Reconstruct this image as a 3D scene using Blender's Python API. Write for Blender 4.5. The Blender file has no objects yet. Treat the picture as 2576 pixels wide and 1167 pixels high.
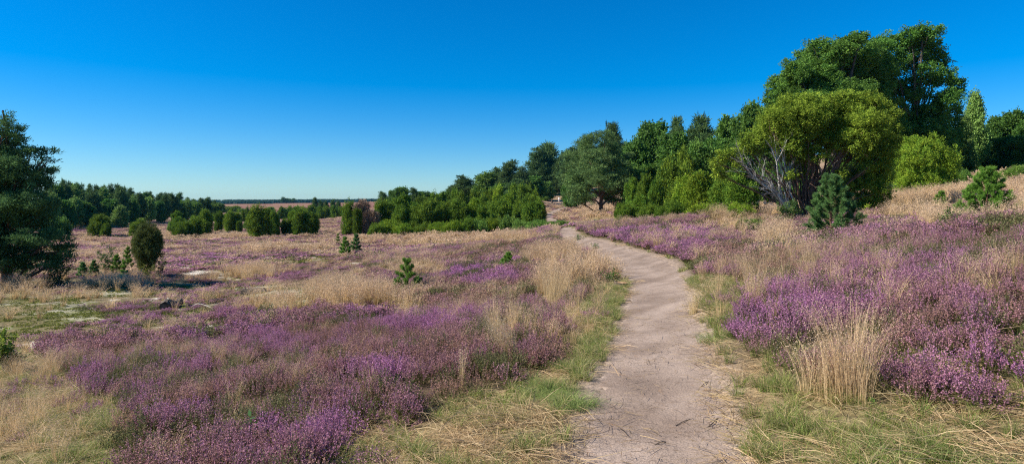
import bpy, math
import numpy as np
from math import radians as R

rng = np.random.default_rng(7)
F, CX, HY, EYE = 1545.6, 1288.0, 505.0, 1.7      # photo measured on a 2576 px wide print
scene = bpy.context.scene
COL = bpy.data.collections.new("heath"); scene.collection.children.link(COL)

# ------------------------------------------------------------------ noise
_T = np.random.default_rng(3).random((256, 256))
def vnoise(x, y, s=0):
    x = np.asarray(x, float) + s * 17.13; y = np.asarray(y, float) + s * 9.71
    ix = np.floor(x).astype(int); iy = np.floor(y).astype(int)
    fx = x - ix; fy = y - iy
    fx = fx * fx * (3 - 2 * fx); fy = fy * fy * (3 - 2 * fy)
    a = _T[ix & 255, iy & 255]; b = _T[(ix + 1) & 255, iy & 255]
    c = _T[ix & 255, (iy + 1) & 255]; d = _T[(ix + 1) & 255, (iy + 1) & 255]
    return (a * (1 - fx) + b * fx) * (1 - fy) + (c * (1 - fx) + d * fx) * fy
def fbm(x, y, s=0, o=4):
    t = 0; a = 0.5; n = 0
    for k in range(o):
        t = t + a * vnoise(np.asarray(x) * 2**k, np.asarray(y) * 2**k, s + k); n += a; a *= 0.5
    return t / n
def smooth(a, b, x):
    t = np.clip((x - a) / (b - a), 0, 1); return t * t * (3 - 2 * t)

# ------------------------------------------------------------------ terrain
# ground points read off the photo: (px, py, depth in metres)
GP = [(1650,1167,4),(1650,1000,5.3),(1655,900,6.6),(1650,800,9.0),(1655,740,11.6),(1648,700,14.6),(1630,670,17.6),
 (1577,640,21.5),(1525,625,24.4),(1480,610,28),(1440,598,32.4),(1400,588,40),(1390,576,60),(1300,591,62),(1280,588,80),(1375,548,110),(1430,522,160),
 (1388,516,200),(1402,505,215),(1420,488,240),
 (1200,1167,4.2),(600,1167,4.9),(0,1167,5.6),(0,1000,9.0),(0,900,12.9),(0,800,20.0),(0,720,30.9),(60,700,33),(640,740,27),(400,700,36.5),
 (900,700,28.5),(1025,735,19.5),(1270,675,23.6),(700,900,10.2),(300,900,11.7),(1200,900,8.0),(1000,620,58),
 (600,600,92),(1300,590,49),(1420,640,27),(1150,588,74),(1300,588,80),(920,590,90),(300,590,107),(60,585,120),(700,572,140),(840,548,240),(500,549,220),(180,576,130),
 (600,540,262),(600,524,450),(600,515,900),(600,510,1500),(725,511,900),(850,511,900),(850,527,450),(1000,508,1200),(200,510,1500),(-400,540,200),
 (1900,900,6.06),(1900,1167,3.85),(2576,1167,3.27),(2576,900,4.7),(2576,700,7.1),(2576,560,14),(2576,480,30),
 (2300,500,35),(2100,600,17),(2100,700,9.5),(2480,560,20),(2100,530,33),(1900,560,30),(1700,550,38),(1500,565,45),
 (1900,650,15),(1600,597,28),(2330,489,42),(2576,430,60),(2200,480,60),(1700,522,90),(1700,549,48),(1850,543,45),(1900,530,70),(1600,552,55),(1510,530,85),(1600,502,140),
 (1300,492,200),(1150,508,200),(1000,528,220),(1700,440,250),(2200,430,150),(2576,400,150),(1300,470,450),(1700,430,600),(2300,430,900)]
_c = []; _z = []
for px, py, Y in GP:
    X = (px - CX) / F * Y
    _c.append((math.atan2(X, Y), math.hypot(X, Y))); _z.append(EYE - (py - HY) / F * Y)
for t in np.linspace(-math.pi, math.pi, 17):
    _c.append((t, 1.8)); _z.append(0.0)
    if abs(t) > 1.3:
        s = math.sin(t)
        for rr, k in ((8, .6), (40, 2.2), (200, 3), (900, 1)):
            _c.append((t, rr)); _z.append(k * s)
for t in np.linspace(-math.pi, math.pi, 17):
    _c.append((t, 3200)); _z.append(-4.5)
_c = np.array(_c); _z = np.array(_z)
def _uv(th, r): return np.stack([th * 1.4, np.log(r)], -1)
def _phi(d2): return 0.5 * d2 * np.log(d2 + 1e-9)
_cu = _uv(_c[:, 0], _c[:, 1]); _n = len(_cu)
_A = np.zeros((_n + 3, _n + 3))
_A[:_n, :_n] = _phi(((_cu[:, None] - _cu[None]) ** 2).sum(-1)) + np.eye(_n) * 0.004
_A[:_n, _n] = 1; _A[:_n, _n + 1:] = _cu; _A[_n, :_n] = 1; _A[_n + 1:, :_n] = _cu.T
_w = np.linalg.solve(_A, np.concatenate([_z, [0, 0, 0]]))
def base_h(x, y):
    x = np.atleast_1d(np.asarray(x, float)); y = np.atleast_1d(np.asarray(y, float))
    out = np.zeros(x.shape); fx = x.ravel(); fy = y.ravel(); o = np.zeros(fx.shape)
    for i in range(0, len(fx), 20000):
        a = fx[i:i+20000]; b = fy[i:i+20000]
        r = np.maximum(np.hypot(a, b), 1.2); u = _uv(np.arctan2(a, b), r)
        o[i:i+20000] = _phi(((u[:, None] - _cu[None]) ** 2).sum(-1)) @ _w[:_n] + _w[_n] + u @ _w[_n + 1:]
    return o.reshape(x.shape)

# path: rows (py, left px, right px) on the photo, then far points (px, depth, half width)
def hit_base(px, py):
    Y = np.exp(np.linspace(math.log(1.5), math.log(900), 3000))
    X = (px - CX) / F * Y; z = base_h(X, Y); ray = EYE - (py - HY) / F * Y
    k = np.argmax(z >= ray)
    return X[k], Y[k]
PROWS = [(1400,1405,1925),(1167,1435,1872),(1080,1455,1850),(1000,1482,1822),(900,1508,1800),(840,1540,1772),(800,1556,1752),(740,1578,1738),(700,1580,1716),
         (670,1566,1690),(650,1543,1646),(635,1510,1594),(622,1480,1552),(610,1447,1512),(600,1426,1468)]
PL = [(0.75, -1.5, 0.95), (0.8, 0.5, 0.85)]
for py, l, r in PROWS:
    x, y = hit_base((l + r) / 2, py); PL.append((x, y, (r - l) / 2 / F * y))
for px, Y, hw in [(1431,36,.5),(1424,46,.45),(1408,62,.5),(1390,85,.7),(1378,112,1.),(1398,135,1.),(1418,152,1.),(1436,170,1.),(1432,190,1.),(1405,205,1.)]:
    PL.append(((px - CX) / F * Y, Y, hw))
PL = np.array(PL)
def catmull(P, k):
    out = []
    Q = np.vstack([2 * P[0] - P[1], P, 2 * P[-1] - P[-2]])
    for i in range(1, len(Q) - 2):
        for t in np.linspace(0, 1, k, endpoint=False):
            a, b, c, d = Q[i-1], Q[i], Q[i+1], Q[i+2]
            out.append(0.5 * ((2*b) + (-a + c)*t + (2*a - 5*b + 4*c - d)*t*t + (-a + 3*b - 3*c + d)*t**3))
    out.append(Q[-2]); return np.array(out)
PC = catmull(PL, 14)
def path_d(x, y):
    """signed distance to the path's edge (negative inside)"""
    x = np.atleast_1d(np.asarray(x, float)).ravel(); y = np.atleast_1d(np.asarray(y, float)).ravel()
    best = np.full(x.shape, 1e9)
    for i in range(0, len(x), 20000):
        a = np.stack([x[i:i+20000], y[i:i+20000]], -1)
        p = PC[:-1, :2]; q = PC[1:, :2]; d = q - p; l2 = (d ** 2).sum(-1)
        t = np.clip(((a[:, None] - p[None]) * d[None]).sum(-1) / l2[None], 0, 1)
        c = p[None] + d[None] * t[..., None]
        hw = PC[:-1, 2][None] * (1 - t) + PC[1:, 2][None] * t
        best[i:i+20000] = (np.hypot(a[:, None, 0] - c[..., 0], a[:, None, 1] - c[..., 1]) - hw).min(1)
    return best
def terr(x, y, pd=None):
    x = np.atleast_1d(np.asarray(x, float)); y = np.atleast_1d(np.asarray(y, float))
    h = base_h(x, y); r = np.hypot(x, y)
    if pd is None:
        pd = path_d(x, y).reshape(x.shape)
    off = smooth(0, 2.5, pd)
    n = (fbm(x / 2.2, y / 2.2, 5, 3) - .5) * .22 + (vnoise(x / .45, y / .45, 9) - .5) * .05
    big = (fbm(x / 14, y / 14, 6, 3) - .5) * .5 - .26
    h = h + n * off * smooth(1.5, 5, r) + big * off * smooth(12, 60, r) * (1 - smooth(200, 700, r) * .3)
    h = h - 0.05 * (1 - smooth(-0.28, 0.10, pd))
    return h
def tz(x, y): return float(terr([x], [y])[0])
def place(px, Y):
    X = (px - CX) / F * Y
    return X, Y, tz(X, Y)
def ray_hit(px, py):
    Y = np.exp(np.linspace(math.log(2), math.log(300), 1500)); X = (px - CX) / F * Y
    k = np.argmax(terr(X, Y) >= EYE - (py - HY) / F * Y); return place(px, Y[k])

# ------------------------------------------------------------------ what grows where (photo read as a plan of the ground)
GW, GH, GS = 644, 300, 4.0
_gx, _gy = np.meshgrid(np.arange(GW) * GS, np.arange(GH) * GS)
CH = {k: np.zeros((GH, GW)) for k in 'HPDGSWM'}
def poly(pts, **v):
    m = np.zeros((GH, GW), bool); n = len(pts); j = n - 1
    for i in range(n):
        xi, yi = pts[i]; xj, yj = pts[j]
        c = ((yi > _gy) != (yj > _gy)) & (_gx < (xj - xi) * (_gy - yi) / ((yj - yi) or 1e-6) + xi); m ^= c; j = i
    for k, a in v.items(): CH[k][m] = a
def ell(cx, cy, rx, ry, **v):
    d = ((_gx - cx) / rx) ** 2 + ((_gy - cy) / ry) ** 2; w = np.clip(1.6 * (1 - d), 0, 1)
    for k, a in v.items(): CH[k] = CH[k] * (1 - w) + a * w
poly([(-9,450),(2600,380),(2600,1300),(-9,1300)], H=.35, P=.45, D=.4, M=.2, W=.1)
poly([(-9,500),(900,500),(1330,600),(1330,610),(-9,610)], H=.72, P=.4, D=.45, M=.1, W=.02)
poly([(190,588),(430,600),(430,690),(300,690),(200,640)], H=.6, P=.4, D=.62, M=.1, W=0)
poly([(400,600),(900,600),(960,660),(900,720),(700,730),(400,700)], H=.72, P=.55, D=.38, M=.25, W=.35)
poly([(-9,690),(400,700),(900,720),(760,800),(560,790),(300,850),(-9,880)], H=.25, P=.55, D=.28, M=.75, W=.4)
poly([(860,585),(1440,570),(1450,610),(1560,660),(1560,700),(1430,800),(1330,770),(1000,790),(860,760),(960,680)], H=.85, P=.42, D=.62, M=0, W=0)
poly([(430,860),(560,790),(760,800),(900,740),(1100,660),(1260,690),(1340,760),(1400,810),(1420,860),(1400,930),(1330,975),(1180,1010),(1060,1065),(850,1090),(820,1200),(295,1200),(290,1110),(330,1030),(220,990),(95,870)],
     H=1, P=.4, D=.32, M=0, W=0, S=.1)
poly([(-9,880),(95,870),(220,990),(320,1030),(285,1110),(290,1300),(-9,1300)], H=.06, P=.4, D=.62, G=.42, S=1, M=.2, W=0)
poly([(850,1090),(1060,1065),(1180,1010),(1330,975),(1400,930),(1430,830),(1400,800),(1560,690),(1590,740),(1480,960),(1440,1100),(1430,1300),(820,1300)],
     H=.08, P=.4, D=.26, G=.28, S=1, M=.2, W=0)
poly([(1500,720),(1590,700),(1590,740),(1520,880),(1490,960),(1400,960),(1440,850)], H=.15, P=.5, D=.14, G=.9, S=.5)
poly([(1430,560),(1730,540),(1900,560),(2576,480),(2600,1000),(2300,1010),(2080,980),(1840,900),(1850,840),(1770,790),(1730,700),(1640,640),(1450,600)],
     H=1, P=.6, D=.3, M=0, W=0, G=.12, S=.05)
poly([(1725,690),(1860,700),(1880,780),(1850,850),(1840,900),(1800,900),(1750,790)], H=.2, P=.4, D=.25, G=.85, S=.4)
poly([(1800,890),(1850,890),(2080,975),(2300,1010),(2600,950),(2600,1300),(1860,1300),(1870,1150),(1820,1000)], H=.07, P=.6, D=.3, G=.72, S=1, M=.1)
poly([(1880,600),(1890,540),(2200,520),(2576,470),(2600,300),(2100,400),(1400,480),(1480,545),(1740,530),(1790,572),(1850,590)], H=.2, P=.5, D=.9, M=0, W=0)
poly([(2140,560),(2200,510),(2330,480),(2430,480),(2400,540),(2250,560)], D=.95, H=.25)
poly([(2540,430),(2576,430),(2600,600),(2560,540)], D=1, H=.2)
# colour of the heather, tufts, sand and moss
for a in [(600,860,190,34,.95),(1050,815,240,38,.95),(1200,700,110,26,.95),(960,975,140,34,.85),(420,925,170,36,.7),(760,900,120,26,.7),(430,1090,150,50,.8),(700,1120,200,40,.7),
          (650,1000,170,40,.45),(1120,900,150,40,.25),(220,890,130,24,.25),(850,930,170,24,.2),(1340,760,80,22,.35),(1000,870,80,20,.3),(650,722,60,14,.95),(820,640,160,22,.45),
          (560,645,140,22,.75),(1150,655,150,16,.55),(1380,600,90,14,.95),(1000,690,80,16,.5),
          (1650,605,190,36,.95),(1540,585,120,16,.8),(1900,650,130,40,.3),(2080,640,150,30,.75),(2050,780,220,60,.9),(1980,850,130,46,.9),(2350,700,260,50,.9),(2250,780,160,50,.9),
          (2150,800,90,40,.95),(2480,620,110,40,.6),(2380,860,150,50,.65),(2500,800,100,50,.8),(2480,990,150,70,.95),(2320,620,130,34,.8),(1830,760,60,30,.35),(1980,700,100,40,.25),(2050,870,80,40,.6)]:
    ell(a[0], a[1], a[2], a[3], P=a[4])
for a in [(2440,950,130,60)]: ell(*a, H=.75)
for a in [(1270,850,50,60),(1390,720,60,70),(1500,665,60,30),(640,690,90,24),(840,740,90,40),(1050,680,90,26),(480,590,200,12),(700,620,130,14),(1120,600,260,14),(1380,650,90,26),
          (1460,690,60,36),(1900,720,30,60),(1940,600,50,26),(2340,560,60,30),(1800,562,70,10),(700,770,120,22),(560,740,60,20),(40,715,120,20),(300,715,120,14),(960,770,110,30)]:
    ell(*a, D=1.0, H=.25)
for a in [(500,676,70,7),(470,664,40,5),(820,640,20,4),(905,655,26,8),(560,690,40,4),(120,860,120,14),(700,735,40,6),(420,830,80,8),(560,830,90,8),(330,745,90,6),(780,610,60,5)]:
    ell(*a, W=1.0, H=.15, D=.1, M=.3)
for a in [(130,800,160,30),(420,720,90,14),(560,735,120,10),(640,765,120,10),(620,700,60,8),(250,770,120,20),(760,650,80,12)]:
    ell(*a, M=1.0, H=.2, D=.15)
poly([(1860,860),(2080,930),(2300,900),(2600,880),(2600,1010),(2300,1030),(2080,990),(1850,920)], H=.85, P=.6, D=.3, G=.5, S=.3)
ell(2480, 990, 150, 70, H=.9, P=.95)
def cover(x, y, jit=True):
    x = np.asarray(x, float); y = np.asarray(y, float)
    z = base_h(x, y); Y = np.maximum(y, 1.5)
    px = CX + x / Y * F; py = HY + (EYE - z) / Y * F
    if jit:
        r = np.hypot(x, y)
        px = px + (fbm(x / .8, y / .8, 21, 3) - .5) * 70 + (fbm(x / 5, y / 5, 24, 2) - .5) * 60
        py = py + (fbm(x / .8, y / .8, 33, 3) - .5) * 40 * np.clip(8 / np.maximum(r, .1), .1, 1)
    i = np.clip((py / GS).astype(int), 110, GH - 1); j = np.clip((px / GS).astype(int), 0, GW - 1)
    return {k: CH[k][i, j] for k in CH}
HAZE, SKYSAT, SKYSTR, SKYDUST, SUN, EXPO = 0.00005, 1.29, .067, .1, 5.0, 0.78
# ------------------------------------------------------------------ materials
def nodes(m):
    m.use_nodes = True; nt = m.node_tree; nt.nodes.clear(); return nt, nt.nodes, nt.links
def ln(nt, a, b): nt.links.new(a, b)
def leaf_mat(name, transl=.3, rough=.6, inst=False, spec=.25, jit=.18):
    m = bpy.data.materials.new(name); nt, N, L = nodes(m)
    out = N.new('ShaderNodeOutputMaterial'); at = N.new('ShaderNodeAttribute'); at.attribute_name = 'col'
    col = at.outputs['Color']
    if inst:
        k = N.new('ShaderNodeAttribute'); k.attribute_name = 'k'
        ti = N.new('ShaderNodeAttribute'); ti.attribute_type = 'INSTANCER'; ti.attribute_name = 'tint'
        mu = N.new('ShaderNodeMix'); mu.data_type = 'RGBA'; mu.blend_type = 'MULTIPLY'
        ln(nt, k.outputs['Fac'], mu.inputs['Factor']); ln(nt, col, mu.inputs['A']); ln(nt, ti.outputs['Color'], mu.inputs['B']); col = mu.outputs['Result']
    else:
        oi = N.new('ShaderNodeObjectInfo'); mr = N.new('ShaderNodeMapRange'); mr.inputs['To Min'].default_value = 1 - jit; mr.inputs['To Max'].default_value = 1 + jit
        ln(nt, oi.outputs['Random'], mr.inputs['Value'])
        hs = N.new('ShaderNodeHueSaturation'); mh = N.new('ShaderNodeMath'); mh.operation = 'MULTIPLY_ADD'; mh.inputs[1].default_value = 7.31; mh.inputs[2].default_value = 0
        fr = N.new('ShaderNodeMath'); fr.operation = 'FRACT'; m2 = N.new('ShaderNodeMapRange'); m2.inputs['To Min'].default_value = .487; m2.inputs['To Max'].default_value = .505
        ln(nt, oi.outputs['Random'], mh.inputs[0]); ln(nt, mh.outputs[0], fr.inputs[0]); ln(nt, fr.outputs[0], m2.inputs['Value'])
        ln(nt, m2.outputs[0], hs.inputs['Hue']); ln(nt, mr.outputs[0], hs.inputs['Value']); ln(nt, col, hs.inputs['Color']); col = hs.outputs['Color']
    p = N.new('ShaderNodeBsdfPrincipled'); p.inputs['Roughness'].default_value = rough; p.inputs['Specular IOR Level'].default_value = spec
    t = N.new('ShaderNodeBsdfTranslucent'); mx = N.new('ShaderNodeMixShader'); mx.inputs[0].default_value = transl
    ln(nt, col, p.inputs['Base Color']); ln(nt, col, t.inputs['Color']); ln(nt, p.outputs[0], mx.inputs[1]); ln(nt, t.outputs[0], mx.inputs[2]); ln(nt, mx.outputs[0], out.inputs['Surface'])
    return m
def bark_mat(name, c1, c2, scale=6, stretch=(1, 1, .25)):
    m = bpy.data.materials.new(name); nt, N, L = nodes(m)
    out = N.new('ShaderNodeOutputMaterial'); p = N.new('ShaderNodeBsdfPrincipled'); p.inputs['Roughness'].default_value = .85; p.inputs['Specular IOR Level'].default_value = .15
    tc = N.new('ShaderNodeTexCoord'); mp = N.new('ShaderNodeMapping'); mp.inputs['Scale'].default_value = stretch
    no = N.new('ShaderNodeTexNoise'); no.inputs['Scale'].default_value = scale; no.inputs['Detail'].default_value = 6
    cr = N.new('ShaderNodeValToRGB'); cr.color_ramp.elements[0].color = (*c1, 1); cr.color_ramp.elements[1].color = (*c2, 1); cr.color_ramp.elements[0].position = .35; cr.color_ramp.elements[1].position = .65
    bu = N.new('ShaderNodeBump'); bu.inputs['Strength'].default_value = .6; bu.inputs['Distance'].default_value = .03
    ln(nt, tc.outputs['Object'], mp.inputs['Vector']); ln(nt, mp.outputs[0], no.inputs['Vector']); ln(nt, no.outputs[0], cr.inputs[0]); ln(nt, cr.outputs[0], p.inputs['Base Color'])
    ln(nt, no.outputs[0], bu.inputs['Height']); ln(nt, bu.outputs[0], p.inputs['Normal']); ln(nt, p.outputs[0], out.inputs['Surface'])
    return m
M_LEAF = leaf_mat('broad_leaf', .4, .6, spec=.16); M_NEEDLE = leaf_mat('needle', .3, .75, spec=.06); M_TWIG = leaf_mat('dead_twig', 0, .8, spec=.1, jit=.05)
M_PLANT = leaf_mat('ground_plant', .35, .7, inst=True, spec=.15); M_PLANT1 = leaf_mat('single_plant', .35, .7, spec=.15, jit=.03)
M_PINEBARK = bark_mat('pine_bark', (.07, .045, .035), (.20, .11, .07)); M_OAKBARK = bark_mat('oak_bark', (.04, .035, .03), (.13, .11, .09))
M_BIRCHBARK = bark_mat('birch_bark', (.12, .11, .10), (.55, .53, .48), 4, (1, 1, 3)); M_DEADWOOD = bark_mat('grey_dead_wood', (.26, .23, .20), (.58, .54, .48), 8)
M_LOG = bark_mat('old_log_bark', (.03, .022, .016), (.17, .13, .10), 7, (.4, 1, 1)); M_CUT = bark_mat('cut_wood', (.3, .17, .08), (.5, .32, .18), 12, (1, 1, 1))
M_STICK = bark_mat('stick_bark', (.06, .045, .035), (.22, .17, .13), 20, (1, 1, 1)); M_PALE = bark_mat('bleached_wood', (.28, .25, .21), (.50, .46, .41), 10)
def plain(name, c, rough=.8):
    m = bpy.data.materials.new(name); nt, N, L = nodes(m)
    out = N.new('ShaderNodeOutputMaterial'); p = N.new('ShaderNodeBsdfPrincipled'); p.inputs['Roughness'].default_value = rough
    no = N.new('ShaderNodeTexNoise'); no.inputs['Scale'].default_value = 30; mr = N.new('ShaderNodeMapRange'); mr.inputs['To Min'].default_value = .8; mr.inputs['To Max'].default_value = 1.2
    hs = N.new('ShaderNodeHueSaturation'); hs.inputs['Color'].default_value = (*c, 1)
    ln(nt, no.outputs[0], mr.inputs['Value']); ln(nt, mr.outputs[0], hs.inputs['Value']); ln(nt, hs.outputs[0], p.inputs['Base Color']); ln(nt, p.outputs[0], out.inputs['Surface'])
    return m

# ------------------------------------------------------------------ meshes out of quads
def qmesh(name, V, col=None, mat=None, k=None):
    V = np.asarray(V, np.float32).reshape(-1, 4, 3); n = len(V); me = bpy.data.meshes.new(name)
    me.vertices.add(n * 4); me.vertices.foreach_set('co', V.ravel()); me.loops.add(n * 4); me.loops.foreach_set('vertex_index', np.arange(n * 4, dtype=np.int32))
    me.polygons.add(n); me.polygons.foreach_set('loop_start', np.arange(0, n * 4, 4, dtype=np.int32)); me.polygons.foreach_set('loop_total', np.full(n, 4, np.int32))
    if col is not None:
        a = me.attributes.new('col', 'FLOAT_COLOR', 'FACE'); c = np.ones((n, 4), np.float32); c[:, :3] = np.clip(col, 0, 1.5); a.data.foreach_set('color', c.ravel())
    if k is not None:
        a = me.attributes.new('k', 'FLOAT', 'FACE'); a.data.foreach_set('value', np.asarray(k, np.float32))
    if mat: me.materials.append(mat)
    me.update(calc_edges=True); return me
def link(name, me, parent=None, loc=None):
    o = bpy.data.objects.new(name, me); COL.objects.link(o)
    if parent: o.parent = parent
    if loc is not None: o.location = loc
    return o
def tag(o, label=None, cat=None, group=None, kind=None):
    for a, b in (('label', label), ('category', cat), ('group', group), ('kind', kind)):
        if b: o[a] = b
    return o
def thing(name, loc, label, cat, group=None, rz=0, scale=(1, 1, 1)):
    o = bpy.data.objects.new(name, None); COL.objects.link(o); o.empty_display_size = .2
    o.location = loc; o.rotation_euler = (0, 0, rz); o.scale = scale; return tag(o, label, cat, group)
def nrm(a): return a / np.maximum(np.linalg.norm(a, axis=-1, keepdims=True), 1e-9)
def leaves(p, d, L, W, rg, normal=None):
    n = len(p); d = nrm(d); q = rg.normal(size=(n, 3)) if normal is None else normal
    s = nrm(np.cross(d, q)); L = np.broadcast_to(L, (n,))[:, None]; W = np.broadcast_to(W, (n,))[:, None]
    return np.stack([p, p + d * L * .5 + s * W * .5, p + d * L, p + d * L * .5 - s * W * .5], 1)
def tube(pts, rad, seg=6):
    pts = np.asarray(pts, float); rad = np.broadcast_to(rad, (len(pts),)); t = nrm(np.gradient(pts, axis=0))
    ref = np.array([0.3, 1, 0.1]) if abs(t[0, 2]) > .5 else np.array([0, 0, 1.])
    u = nrm(np.cross(t, ref)); v = np.cross(t, u); a = np.linspace(0, 2 * math.pi, seg + 1)
    ring = pts[:, None] + rad[:, None, None] * (np.cos(a)[None, :, None] * u[:, None] + np.sin(a)[None, :, None] * v[:, None])
    return np.stack([ring[:-1, :-1], ring[:-1, 1:], ring[1:, 1:], ring[1:, :-1]], 2).reshape(-1, 4, 3)
def bend(a, b, k=5, sag=.15, rg=rng, wob=.04):
    a = np.asarray(a, float); b = np.asarray(b, float); t = np.linspace(0, 1, k)[:, None]; l = np.linalg.norm(b - a)
    w = rg.normal(size=(k, 3)) * wob * l; w[0] = 0; w[-1] *= .3
    return a + (b - a) * t + np.array([0, 0, 1.]) * (sag * l * np.sin(t * math.pi)) * np.array([1, 1, 1]) + w
# kinds of foliage: leaf direction weights, sizes relative to leaf size s, colours
FO = {
 'pine':    dict(out=.5, up=.55, rnd=.6, L=1.5, W=.32, cl=1.6, n=22, c1=(.032,.066,.022), c2=(.080,.125,.040), inner=.12, flat=.45, sub=(.22,.5,.42), K=15),
 'bluepine':dict(out=.5, up=.55, rnd=.6, L=1.5, W=.34, cl=1.6, n=22, c1=(.020,.048,.018), c2=(.058,.102,.032), inner=.06, flat=.45, sub=(.2,.42,.42), K=16),
 'oak':     dict(out=.5, up=.15, rnd=.9, L=1.0, W=.72, cl=1.3, n=14, c1=(.022,.066,.012), c2=(.078,.145,.022), inner=.25, flat=.8, sub=(.14,.36,.75), K=34),
 'birch':   dict(out=.35, up=-.5, rnd=.8, L=.9, W=.6, cl=1.6, n=12, c1=(.07,.135,.028), c2=(.14,.21,.05), inner=.2, flat=1.3, sub=(.25,.45,1.6)),
 'juniper': dict(out=.55, up=.75, rnd=.5, L=1.5, W=.5, cl=1.2, n=12, c1=(.030,.075,.012), c2=(.115,.160,.016), inner=.3, flat=1.2, sub=(.22,.42,1.7), K=20),
 'lime':    dict(out=.5, up=.8, rnd=.55, L=1.5, W=.5, cl=1.2, n=12, c1=(.055,.12,.012), c2=(.145,.185,.018), inner=.3, flat=1.2, sub=(.22,.42,1.4), K=20),
 'deadjun': dict(out=.6, up=.8, rnd=.4, L=1.9, W=.25, cl=1.2, n=12, c1=(.10,.07,.045), c2=(.20,.14,.09), inner=.4, flat=1.2, sub=(.22,.4,1.8), K=18),
 'brownjun':dict(out=.5, up=.9, rnd=.4, L=1.5, W=.5, cl=1.2, n=12, c1=(.036,.048,.014), c2=(.090,.108,.030), inner=.3, flat=1.3, sub=(.2,.4,2.0), K=20),
 'leafy':   dict(out=.4, up=.2, rnd=.9, L=1.0, W=.7, cl=1.8, n=12, c1=(.045,.100,.018), c2=(.105,.165,.028), inner=.3, flat=1.0),
 'drape':   dict(out=.75, up=.0, rnd=.45, L=1.6, W=.55, cl=1.35, n=16, c1=(.030,.062,.008), c2=(.180,.225,.026), inner=.2, flat=.9, sub=(.17,.32,.85), K=30),
}
def crown(lobes, kind, s, N, seed, cut=None):
    """leaf clumps over the shells of overlapping lobes (x,y,z,rx,ry,rz)"""
    f = FO[kind]; rg = np.random.default_rng(seed); par = np.asarray(lobes, float)
    pc, pr = par[:, :3], par[:, 3:]; pa = (pr ** 2).sum(-1); K = f.get('K', 15); lo, hi, zr = f.get('sub', (.26, .46, .85)); m = K * len(par)
    pk = rg.choice(len(par), m, p=pa / pa.sum()); sv_ = nrm(rg.normal(size=(m, 3))); sr = np.minimum(pr[pk, 0], pr[pk, 1]) * rg.uniform(lo, hi, m)
    lobes = np.concatenate([pc[pk] + sv_ * pr[pk] * rg.uniform(.72, 1.16, m)[:, None], np.stack([sr, sr, sr * zr * rg.uniform(.8, 1.25, m)], -1)], 1)
    c = lobes[:, :3]; r = lobes[:, 3:]; area = (r[:, 0] * r[:, 1] + r[:, 1] * r[:, 2] + r[:, 0] * r[:, 2])
    nc = max(int(N / f['n']), 4); k = rg.choice(len(lobes), nc * 2, p=area / area.sum()); kp = rg.choice(len(par), nc * 2, p=pa / pa.sum())
    v = nrm(rg.normal(size=(nc * 2, 3))); isin = rg.random(nc * 2) < f['inner']
    rad = np.where(isin, rg.uniform(.35, .8, nc * 2), rg.uniform(.82, 1.06, nc * 2))
    p = np.where(isin[:, None], pc[kp] + v * pr[kp] * rad[:, None], c[k] + v * r[k] * rad[:, None])
    q = ((p[:, None] - pc[None]) / pr[None]); buried = ((q ** 2).sum(-1) < .40).sum(1) > 0; sj = rg.uniform(.72, 1.28, m)[k]
    keep = ~(buried & ~isin)
    if cut is not None: keep &= cut(p)
    p, v, isin, sj = p[keep][:nc], v[keep][:nc], isin[keep][:nc], sj[keep][:nc]; nc = len(p); n = f['n']
    off = rg.normal(size=(nc, n, 3)) * s * f['cl'] * np.array([1, 1, f['flat']]) * .62
    P = (p[:, None] + off).reshape(-1, 3)
    o = nrm(v[:, None] + .6 * nrm(off)); D = o * f['out'] + np.array([0, 0, 1.]) * f['up'] + rg.normal(size=(nc, n, 3)) * f['rnd']
    big = np.repeat(np.where(isin, 1.5, 1.), n)
    sc = rg.uniform(.7, 1.25, len(P)) * big
    V = leaves(P, D.reshape(-1, 3), s * f['L'] * sc, s * f['W'] * sc, rg)
    cm = np.repeat(np.clip(rg.normal(.45, .3, nc), 0, 1), n) * .75 + rg.random(len(P)) * .25
    col = np.array(f['c1']) * (1 - cm[:, None]) + np.array(f['c2']) * cm[:, None]
    col = col * 1.95 * np.repeat(rg.uniform(.85, 1.15, nc) * sj, n)[:, None] * rg.uniform(.85, 1.15, len(P))[:, None]
    return V, col
def limbs(base, r0, lobes, rg, top=None, seg=6, frac=.55, thin=.16):
    """trunk and a limb to each lobe"""
    base = np.asarray(base, float); lobes = np.asarray(lobes, float)
    top = lobes[np.argmax(lobes[:, 2]), :3] if top is None else np.asarray(top, float)
    tr = bend(base, top, 9, 0, rg, .012); H = top[2] - base[2]
    out = [tube(tr, np.linspace(r0, r0 * .18, 9) * np.array([1.3] + [1] * 8), seg + 2)]
    for lb in lobes:
        t = np.clip((lb[2] - base[2]) / H * rg.uniform(frac * .8, frac * 1.25), .05, .93)
        a = base + (tr[int(t * 8)] - base); a = tr[int(t * 8)]
        rr = r0 * (1 - t * .8) * .5; e = lb[:3] + rg.normal(size=3) * lb[3:] * .25
        pth = bend(a, e, 5, .06, rg, .03); out.append(tube(pth, np.linspace(rr, rr * thin + .005, 5), seg))
        for j in range(2):
            e2 = lb[:3] + nrm(rg.normal(size=3)) * lb[3:] * .75
            out.append(tube(bend(pth[2 + j], e2, 4, .04, rg), np.linspace(rr * .4, rr * .08 + .004, 4), 4))
    return np.concatenate(out)

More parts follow.
